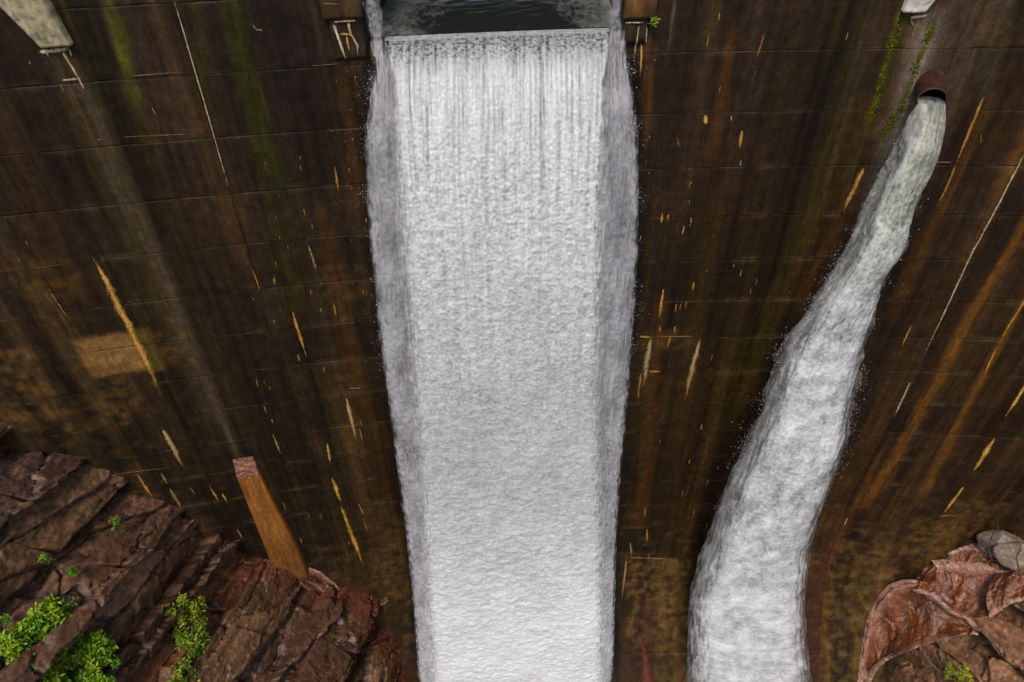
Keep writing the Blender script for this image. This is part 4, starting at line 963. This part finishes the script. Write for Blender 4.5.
# shiny rust-red lip where the left bank meets the wall
def gutter(pts, r, name, parent, base):
    p = np.array(pts); L = np.concatenate([[0], np.cumsum(np.linalg.norm(np.diff(p, axis=0), axis=1))])
    n = 120; s = np.linspace(0, L[-1], n)
    q = np.stack([np.interp(s, L, p[:, i]) for i in range(3)], -1)
    m = 16; a = np.linspace(0, 2 * np.pi, m, endpoint=False)
    t = np.gradient(q, axis=0); t /= np.linalg.norm(t, axis=1)[:, None]
    e1 = np.cross(t, [0, 1, 0]); e1 /= np.linalg.norm(e1, axis=1)[:, None]; e2 = np.cross(t, e1)
    rr = r * (1 + .3 * fbm(s[:, None] / 1.3, a[None, :] * .7, 3, 3) + .15 * fbm(s[:, None] / .25, a[None, :] * 1.5, 5, 3)) * (.55 + .9 * (s / L[-1]))[:, None]
    v = q[:, None, :] + (e1[:, None, :] * np.cos(a)[None, :, None] + e2[:, None, :] * np.sin(a)[None, :, None]) * rr[:, :, None]
    v = v.reshape(-1, 3)
    o = mesh_obj(name, v, grid_faces(m, n, True), M_RIM, parent, tinted(v, base, .35, 6, .3, .3))
    return o

# scalloped rust-coated shells low on the right
def shell(rim, foot, name, base, sag, parent, seed, rimr=.09):
    rim = np.array(rim); foot = np.array(foot)
    def rs_(p, n):
        L = np.concatenate([[0], np.cumsum(np.linalg.norm(np.diff(p, axis=0), axis=1))]); s = np.linspace(0, L[-1], n)
        q = np.stack([np.interp(s, L, p[:, i]) for i in range(3)], -1)
        k = 9; w = np.hanning(k + 2)[1:-1]; w /= w.sum()
        return np.stack([np.convolve(np.concatenate([2 * q[0, i] - q[4:0:-1, i], q[:, i], 2 * q[-1, i] - q[-2:-6:-1, i]]), w, 'valid') for i in range(3)], -1)
    nu, nv = 130, 70
    a = rs_(rim, nu); b = rs_(foot, nu)
    t = np.linspace(0, 1, nv)[:, None, None]
    P = a[None] * (1 - t) + b[None] * t
    nrm = np.cross(np.gradient(P, axis=1), np.gradient(P, axis=0)); nrm /= np.linalg.norm(nrm, axis=2)[..., None] + 1e-9
    nrm = np.where((nrm[..., 1:2] > 0), -nrm, nrm)
    U, T = np.meshgrid(np.linspace(0, 1, nu), np.linspace(0, 1, nv))
    prof = -sag * np.sin(np.pi * T) ** .8 * np.sin(np.pi * U) ** .4
    lip = .09 * np.exp(-((T - .0) / .07) ** 2) + .06 * np.exp(-((T - 1) / .05) ** 2)
    n = .05 * fbm(U * 9, T * 3, seed, 5, .6) + .06 * fbm(U * 14 + T * 3, T * 1.2, seed + 5, 3, .5)
    wp = .3 * fbm(U * 5, T * 2.5, seed + 31, 3)
    A = worley(U * 7.5 + wp + T * .8, T * 2.0 + wp, seed + 41); A2 = worley(U * 13 + wp * 2, T * 6 + wp * 2, seed + 47)
    fac = .22 * (A[2] - .5) + .3 * (A[2] * 7.3 % 1 - .5) * A[3] + .07 * (A2[2] - .5) - .06 * (1 - sstep(0, .06, A[1] - A[0]))
    P = P + nrm * (prof + lip + n + .7 * fac * np.clip(np.minimum(T, 1 - T) * 7, .25, 1) + .07 * np.sin(U * 26 + 3 * T + 2 * vn(U * 4, T * 2, seed + 3)) * np.sin(np.pi * T))[..., None]
    # give it a back
    Bk = P[[0, -1]].copy(); Bk[0] += np.array([0, .35, -.1]); Bk[1] += np.array([0, .3, -.5])
    V = np.concatenate([Bk[0:1], P, Bk[1:2]]).reshape(-1, 3)
    stripe = fbm(U * 10 + .6 * T, T * 1.5, seed + 9, 3)
    c = np.asarray(base)[None, None, :] * np.exp(.5 * (A[2] - .5) + .8 * stripe + .25 * fbm(U * 20, T * 8, seed + 11, 3))[..., None]
    pale = sstep(.25, .6, fbm(U * 6 + T, T * 2.5, seed + 13, 3))[..., None] * .45
    c = c * (1 - pale) + lin(170, 138, 118) * pale
    rim_glint = (np.exp(-(T / .08) ** 2) + np.exp(-((T - 1) / .06) ** 2))[..., None].clip(0, 1) * (.45 + .4 * sstep(0, .5, fbm(U * 18, T * 4, seed + 15, 3)))[..., None]
    c = c * (1 - rim_glint) + lin(196, 156, 138) * rim_glint  # wet highlights along both edges, painted into the colour as a pale band
    C = np.concatenate([c[0:1], c, c[-1:]]).reshape(-1, 3)
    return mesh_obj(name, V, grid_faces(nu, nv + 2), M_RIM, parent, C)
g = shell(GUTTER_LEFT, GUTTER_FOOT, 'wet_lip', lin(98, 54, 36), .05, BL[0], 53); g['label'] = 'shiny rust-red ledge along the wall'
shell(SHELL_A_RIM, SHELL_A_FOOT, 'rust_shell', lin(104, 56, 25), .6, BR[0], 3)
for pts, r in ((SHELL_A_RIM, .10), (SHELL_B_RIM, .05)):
    gutter(pts, r, 'shell_rim', BR[0], lin(150, 104, 82))  # tinted paler than the shells, wet highlights put into the colour
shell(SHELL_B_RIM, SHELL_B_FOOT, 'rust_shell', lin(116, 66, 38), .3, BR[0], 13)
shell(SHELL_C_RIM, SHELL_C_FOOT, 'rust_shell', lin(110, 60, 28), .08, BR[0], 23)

def boulder(name, c, r, base, label, seed, mat=M_ROCK):
    nu, nv = 60, 36
    ph, th = np.meshgrid(np.linspace(0, 2 * np.pi, nu, endpoint=False), np.linspace(0.02, np.pi - .02, nv))
    d = np.stack([np.sin(th) * np.cos(ph), np.sin(th) * np.sin(ph), np.cos(th)], -1)
    rs = np.random.default_rng(seed)
    k = np.full(ph.shape, 1.0)
    for i in range(13):
        n = rs.normal(size=3); n /= np.linalg.norm(n)
        dd = rs.uniform(.42, .8); q = d @ n
        k = np.minimum(k, np.where(q > 1e-3, dd / np.maximum(q, 1e-3), 9))
    k = k * (1 + .03 * fbm(ph * 4, th * 4, seed, 3))
    v = (d * k[..., None] * np.array(r)).reshape(-1, 3) + np.array(c)
    o = mesh_obj(name, v, grid_faces(nu, nv, True), mat, None, tinted(v, base, .25, seed, .3, .3), smooth=False, origin=(c[0], c[1], c[2] - r[2] * .6))
    tag(o, label, 'boulder', 'pale boulders by the wall')
boulder('boulder', PALE_BOULDER_A, (1.0, .7, .75), lin(138, 122, 110), 'broad pale grey boulder wedged against the dam above the rust shells', 13)
boulder('boulder', PALE_BOULDER_B, (.85, .7, .8), lin(150, 130, 116), 'pale boulder at the right edge behind dead branches', 15)
boulder('boulder', PALE_BOULDER_C, (.42, .35, .5), lin(104, 94, 88), 'smallest grey stone left of the pale boulders', 18)

# ------------------------------------------------------------------ plants
def surf_left(px, pyout):
    """a point on the left bank: x along the bank, metres out from the wall"""
    sf, xf, zf = BL[1], BL[2], BL[3]
    i = np.argmin(np.abs(xf - px)); x, z_ = xf[i], zf[i]
    return Vector((x, float(Wy(x, z_)) - pyout, z_))

def shrub(name, label, base, centres, leaf, n_leaf, colr, seed, group=None, upd=(0, -.3, 1), lift=(.1, -.2, .2)):
    rs = np.random.default_rng(seed)
    R_ = empty(name, tuple(base))
    tag(R_, label, 'shrub', group)
    cl = np.array(centres, float); n_clumps = len(cl)
    cl = cl + np.array(lift) * (.6 + .8 * rs.random(n_clumps))[:, None]
    # stems
    vs, fs, o = [], [], 0
    for c in cl:
        p0 = Vector(base); p1 = Vector(c); m = p0.lerp(p1, .5) + Vector((0, 0, .08))
        pts = [p0, m, p1]; n = 5
        for j, p in enumerate(pts):
            r = [.018, .012, .005][j]
            for i in range(n):
                a = 2 * math.pi * i / n; vs.append((p.x + r * math.cos(a), p.y + r * math.sin(a), p.z))
        fs.append(grid_faces(n, 3, True) + o); o += 15
    vs = np.array(vs)
    mesh_obj('stem', vs, np.concatenate(fs), M_WOOD, R_, tinted(vs, lin(80, 66, 40), .2))
    # leaves: folded lozenges scattered about each clump
    k = n_clumps * n_leaf
    ci = np.repeat(np.arange(n_clumps), n_leaf)
    rad = rs.uniform(.6, 1.25, n_clumps)[ci] * leaf * 2.3
    P = cl[ci] + rs.normal(size=(k, 3)) * rad[:, None] * np.array([.55, .55, .5])
    nrm = rs.normal(size=(k, 3)) * .55 + np.array(upd); nrm /= np.linalg.norm(nrm, axis=1)[:, None]
    t = rs.normal(size=(k, 3)); t -= nrm * (t * nrm).sum(1)[:, None]; t /= np.linalg.norm(t, axis=1)[:, None]
    b = np.cross(nrm, t); ls = leaf * rs.uniform(.6, 1.3, k)[:, None]
    quad = [P - t * ls, P + b * ls * .42 + nrm * ls * .12, P + t * ls - nrm * ls * .25, P - b * ls * .42 + nrm * ls * .12]
    V = np.stack(quad, 1).reshape(-1, 3)
    F = np.stack([np.arange(k) * 4 + 0, np.arange(k) * 4 + 1, np.arange(k) * 4 + 2], -1)
    F2 = np.stack([np.arange(k) * 4 + 0, np.arange(k) * 4 + 2, np.arange(k) * 4 + 3], -1)
    ctone = np.exp(rs.normal(0, .25, n_clumps))[ci] * np.exp(rs.normal(0, .25, k))
    hue = rs.random(n_clumps)[ci][:, None]
    base_c = np.asarray(colr[0])[None] * (1 - hue) + np.asarray(colr[1])[None] * hue
    C = np.repeat(base_c * ctone[:, None], 4, 0)
    tag(mesh_obj('foliage', V, np.concatenate([F, F2]), M_LEAF, R_, C, smooth=False), kind='stuff')
    return R_
shrub('leafy_shrub', 'large bright green leafy bush in the lower left corner of the rock', (-12.97, -8.41, -20.06), [(-13.61, -8.59, -18.75), (-12.95, -6.93, -20.1), (-13.51, -8.59, -18.85), (-13.71, -7.1, -18.63), (-13.46, -8.55, -18.92), (-12.93, -7.02, -20.13), (-13.58, -6.57, -18.78), (-13.26, -7.16, -19.22), (-12.76, -6.69, -20.37), (-13.63, -6.37, -18.73), (-13.37, -8.45, -19.02), (-12.73, -7.09, -20.42), (-12.95, -8.17, -20.1), (-12.39, -7.77, -20.91), (-13.27, -7.25, -19.15), (-12.69, -7.01, -20.47), (-13.76, -7.61, -18.58), (-13.9, -7.73, -18.42), (-12.79, -7.23, -20.34), (-13.59, -6.65, -18.77), (-13.54, -7.19, -18.83), (-13.23, -6.59, -19.28), (-13.51, -7.29, -18.86), (-12.6, -6.96, -20.61), (-12.64, -7.47, -20.55), (-13.53, -6.65, -18.83), (-12.74, -7.76, -20.41), (-13.82, -7.85, -18.5), (-13.82, -7.75, -18.5), (-13.47, -8.89, -18.91), (-13.02, -7.42, -19.92), (-13.5, -7.14, -18.87), (-13.11, -8.31, -19.65), (-12.74, -6.84, -20.4), (-12.52, -6.9, -20.72), (-12.56, -7.53, -20.67), (-13.22, -6.77, -19.33), (-12.29, -7.06, -21.05), (-12.93, -7.05, -20.12), (-13.29, -7.25, -19.11), (-13.8, -7.35, -18.53), (-13.15, -7.37, -19.51), (-12.64, -7.84, -20.55), (-12.5, -7.17, -20.75), (-13.01, -7.4, -19.96), (-13.41, -8.74, -18.97), (-13.61, -8.12, -18.75), (-12.6, -6.8, -20.6), (-12.51, -8.06, -20.74), (-12.61, -7.16, -20.6), (-13.38, -6.9, -19.01), (-13.7, -7.81, -18.65), (-13.29, -8.23, -19.1), (-12.79, -7.2, -20.33), (-13.92, -7.64, -18.4), (-13.1, -8.23, -19.69), (-13.5, -6.53, -18.87), (-12.93, -7.43, -20.13), (-13.08, -6.84, -19.73), (-13.32, -8.66, -19.07), (-13.69, -7.16, -18.65), (-12.67, -6.73, -20.5), (-12.45, -7.67, -20.83), (-13.7, -6.64, -18.64), (-13.05, -8.19, -19.84), (-13.74, -7.15, -18.6), (-13.39, -6.69, -18.98), (-12.28, -7.65, -21.07), (-13.15, -7.88, -19.52), (-13.44, -8.53, -18.94), (-13.27, -8.07, -19.17), (-13.24, -7.03, -19.26), (-13.55, -8.55, -18.81), (-12.67, -6.86, -20.51), (-13.35, -6.42, -19.04), (-12.64, -7.67, -20.55), (-12.77, -7.32, -20.36), (-12.53, -6.74, -20.7), (-12.65, -7.07, -20.54), (-13.68, -7.58, -18.66), (-12.97, -8.18, -20.07), (-13.25, -7.86, -19.22), (-13.72, -7.12, -18.62), (-13.72, -6.75, -18.61), (-13.29, -7.98, -19.11), (-12.96, -7.39, -20.08), (-13.25, -8.0, -19.23), (-13.26, -7.95, -19.2), (-13.45, -8.23, -18.93), (-13.06, -7.59, -19.8)], .078, 110, (lin(84, 130, 18), lin(146, 170, 28)), 3)
shrub('leafy_shrub', 'narrow yellow-green shrub trailing down a crevice in the layered rock', (-11.16, -6.09, -23.41), [(-11.2, -5.26, -23.33), (-11.26, -4.91, -23.23), (-11.43, -4.39, -22.93), (-11.7, -4.7, -22.36), (-11.4, -4.31, -22.98), (-11.08, -5.29, -23.54), (-11.19, -6.16, -23.35), (-11.23, -5.75, -23.29), (-11.26, -6.25, -23.23), (-11.08, -6.35, -23.55), (-11.32, -6.87, -23.12), (-11.0, -6.52, -23.69), (-11.64, -4.84, -22.52), (-11.17, -4.78, -23.39), (-11.49, -4.24, -22.83), (-11.18, -6.77, -23.37), (-11.47, -5.49, -22.87), (-10.91, -6.6, -23.84), (-11.17, -4.73, -23.38), (-11.56, -5.34, -22.71), (-11.25, -6.7, -23.25), (-11.72, -4.35, -22.31), (-11.57, -5.01, -22.67), (-11.32, -6.51, -23.13), (-11.61, -4.44, -22.57), (-11.4, -5.66, -22.99), (-11.45, -4.59, -22.9), (-11.23, -4.76, -23.29), (-11.42, -4.82, -22.95), (-11.61, -4.46, -22.57), (-11.25, -6.86, -23.25), (-11.66, -4.78, -22.46), (-11.39, -5.4, -23.01), (-11.18, -6.24, -23.37), (-11.04, -5.66, -23.61), (-11.19, -6.75, -23.35), (-11.21, -4.66, -23.31), (-11.27, -5.58, -23.21), (-11.79, -4.91, -22.14), (-11.06, -5.17, -23.58), (-11.69, -4.51, -22.39), (-11.43, -4.34, -22.93), (-11.29, -6.27, -23.19), (-11.3, -4.28, -23.16), (-11.19, -5.17, -23.35), (-11.05, -6.72, -23.6), (-11.22, -4.84, -23.31), (-11.41, -5.23, -22.97), (-11.15, -5.39, -23.42), (-11.4, -4.05, -23.0), (-11.1, -6.77, -23.52), (-11.17, -5.7, -23.39), (-11.3, -6.57, -23.16), (-11.43, -4.32, -22.94), (-11.35, -5.38, -23.08), (-11.06, -6.79, -23.57), (-11.26, -6.19, -23.24), (-11.23, -5.45, -23.27), (-11.17, -4.91, -23.39), (-11.17, -5.77, -23.38)], .07, 90, (lin(86, 116, 22), lin(138, 146, 36)), 4)
shrub('plant_tuft', 'small green tuft rooted below the ledge near the wall', (-13.21, -3.38, -19.36), [(-13.27, -3.26, -19.18), (-13.22, -3.31, -19.33), (-13.24, -3.23, -19.25), (-13.21, -3.35, -19.36), (-13.2, -3.18, -19.4), (-13.22, -3.57, -19.31), (-13.11, -3.35, -19.64), (-13.21, -3.28, -19.34)], .036, 26, (lin(56, 110, 20), lin(110, 140, 30)), 20, 'small tufts on the rock')
shrub('plant_tuft', 'tiny green tuft in a crack of the upper rock', (-14.08, -5.34, -18.26), [(-14.12, -5.31, -18.23), (-14.07, -5.27, -18.27), (-14.1, -5.24, -18.24), (-14.18, -5.28, -18.18), (-14.13, -5.22, -18.22), (-14.14, -5.19, -18.21), (-14.01, -5.24, -18.31), (-14.1, -5.3, -18.24)], .036, 26, (lin(56, 110, 20), lin(110, 140, 30)), 21, 'small tufts on the rock')
shrub('plant_tuft', 'tiny yellow-green tuft between two rock slabs', (-13.48, -5.4, -18.9), [(-13.51, -5.25, -18.85), (-13.47, -5.32, -18.9), (-13.52, -5.36, -18.85), (-13.42, -5.32, -18.96), (-13.56, -5.35, -18.81), (-13.56, -5.27, -18.8), (-13.51, -5.33, -18.86), (-13.48, -5.32, -18.9)], .036, 26, (lin(56, 110, 20), lin(110, 140, 30)), 22, 'small tufts on the rock')
shrub('plant_tuft', 'green sprig above the large leafy bush', (-13.41, -6.74, -18.98), [(-13.32, -6.56, -19.08), (-13.42, -6.67, -18.96), (-13.48, -6.58, -18.9), (-13.38, -6.75, -19.01), (-13.51, -6.7, -18.86), (-13.41, -6.64, -18.97), (-13.35, -6.73, -19.04), (-13.38, -6.73, -19.0)], .036, 26, (lin(56, 110, 20), lin(110, 140, 30)), 23, 'small tufts on the rock')
shrub('plant_tuft', 'green sprig at the left edge of the rock', (-14.15, -7.3, -18.2), [(-14.19, -7.13, -18.17), (-14.12, -7.19, -18.22), (-14.1, -7.23, -18.24), (-14.18, -7.19, -18.18), (-14.11, -7.24, -18.24), (-14.12, -7.2, -18.22), (-14.32, -7.23, -18.08), (-14.22, -7.15, -18.14)], .036, 26, (lin(56, 110, 20), lin(110, 140, 30)), 24, 'small tufts on the rock')
shrub('plant_tuft', 'small yellow-green tuft low beside the wet rock', (-8.04, -5.17, -26.5), [(-8.01, -4.96, -26.53), (-8.06, -5.02, -26.47), (-8.03, -4.99, -26.5), (-7.95, -4.87, -26.6), (-8.06, -5.12, -26.47), (-8.08, -5.01, -26.44), (-7.94, -5.09, -26.62), (-7.93, -4.88, -26.63)], .036, 26, (lin(56, 110, 20), lin(110, 140, 30)), 25, 'small tufts on the rock')
shrub('plant_tuft', 'single bright green sprig growing from the pier joint beside the spillway', (3.39, 0.16, -4.88), [(3.36, 0.09, -4.73), (3.37, 0.09, -4.79), (3.4, 0.09, -4.86), (3.35, 0.08, -4.84), (3.39, 0.09, -4.77)], .04, 12, (lin(110, 150, 10), lin(130, 160, 10)), 31, None, (0, -1, .4), (0, -.05, .02))
shrub('leafy_shrub', 'small yellow-green bush in the lower right corner', (18.15, -4.79, -29.26), [(18.07, -4.84, -29.19), (17.59, -4.44, -28.46), (18.29, -4.68, -28.81), (17.57, -4.65, -28.92), (17.95, -4.62, -28.76), (18.22, -4.86, -29.18), (18.24, -4.51, -28.47), (18.46, -4.74, -28.9), (18.14, -4.54, -28.55), (17.8, -4.61, -28.78), (18.45, -4.7, -28.82), (18.1, -4.66, -28.81)], .06, 45, (lin(120, 130, 24), lin(150, 150, 30)), 32, lift=(0, -.1, .1))

def branch(name, label, pts, r, seed, base=lin(96, 84, 74), parent=None, group=None):
    pts = [Vector(p) for p in pts]
    rs = random.Random(seed)
    vs, fs, o = [], [], 0
    def limb(ps, r0, r1):
        nonlocal o
        n = 6; m = len(ps)
        for j, p in enumerate(ps):
            r_ = r0 + (r1 - r0) * j / (m - 1)
            for i in range(n):
                a = 2 * math.pi * i / n; vs.append((p.x + r_ * math.cos(a), p.y + r_ * math.sin(a) * .7, p.z + r_ * math.sin(a) * .7))
        fs.append(grid_faces(n, m, True) + o); o += n * m
    def sub(ps, k=4):
        out = []
        for a, b in zip(ps[:-1], ps[1:]):
            for i in range(k): out.append(a.lerp(b, i / k) + Vector((rs.gauss(0, .012), rs.gauss(0, .012), rs.gauss(0, .012))))
        return out + [ps[-1]]
    main = sub(pts); limb(main, r, r * .35)
    for q in range(5):
        i = rs.randrange(2, len(main) - 1); d = Vector((rs.gauss(0, 1), rs.gauss(0, 1), rs.gauss(0, 1))).normalized() * rs.uniform(.25, .6)
        limb(sub([main[i], main[i] + d * .5, main[i] + d + Vector((0, 0, -.08))], 3), r * .5, r * .15)
    v = np.array(vs)
    o_ = mesh_obj(name, v, np.concatenate(fs), M_WOOD, None, tinted(v, base, .3), origin=tuple(pts[0]))
    tag(o_, label, 'branch', group)
branch('dead_branch', 'dead grey branch forked across the pale boulders', [(19.67, -1.5, -25.48), (19.1, -1.43, -24.48), (18.9, -1.49, -23.66), (18.98, -1.6, -23.02)], 0.035, 1, group='dead branches on the right bank')
branch('dead_branch', 'thin dead branch hanging at the right edge', [(20.02, -2.48, -24.97), (19.41, -2.46, -23.9), (19.12, -2.42, -22.92), (18.59, -2.36, -22.21)], 0.04, 2, group='dead branches on the right bank')
branch('dead_branch', 'curved dark root hanging below the lower rust shell', [(17.5, -3.63, -27.98), (17.53, -4.03, -28.46), (17.76, -4.37, -28.91), (18.15, -4.79, -29.45)], 0.05, 3, group='dead branches on the right bank')
branch('dead_branch', 'tangle of dry twigs beside the small yellow-green bush', [(17.04, -3.9, -28.72), (17.25, -4.2, -28.89), (17.55, -4.44, -29.1), (17.72, -4.76, -29.49)], 0.035, 4, group='dead branches on the right bank')
branch('dead_branch', 'dry twigs trailing from the right end of the shells', [(19.01, -3.61, -27.19), (19.35, -3.93, -27.41), (19.67, -4.11, -27.54), (20.24, -4.32, -27.63)], 0.03, 5, group='dead branches on the right bank')
branch('dead_branch', 'lowest dry twigs near the right corner', [(19.16, -3.91, -27.43), (19.55, -4.32, -27.87), (19.93, -4.57, -28.13), (20.4, -4.9, -28.5)], 0.03, 6, group='dead branches on the right bank')
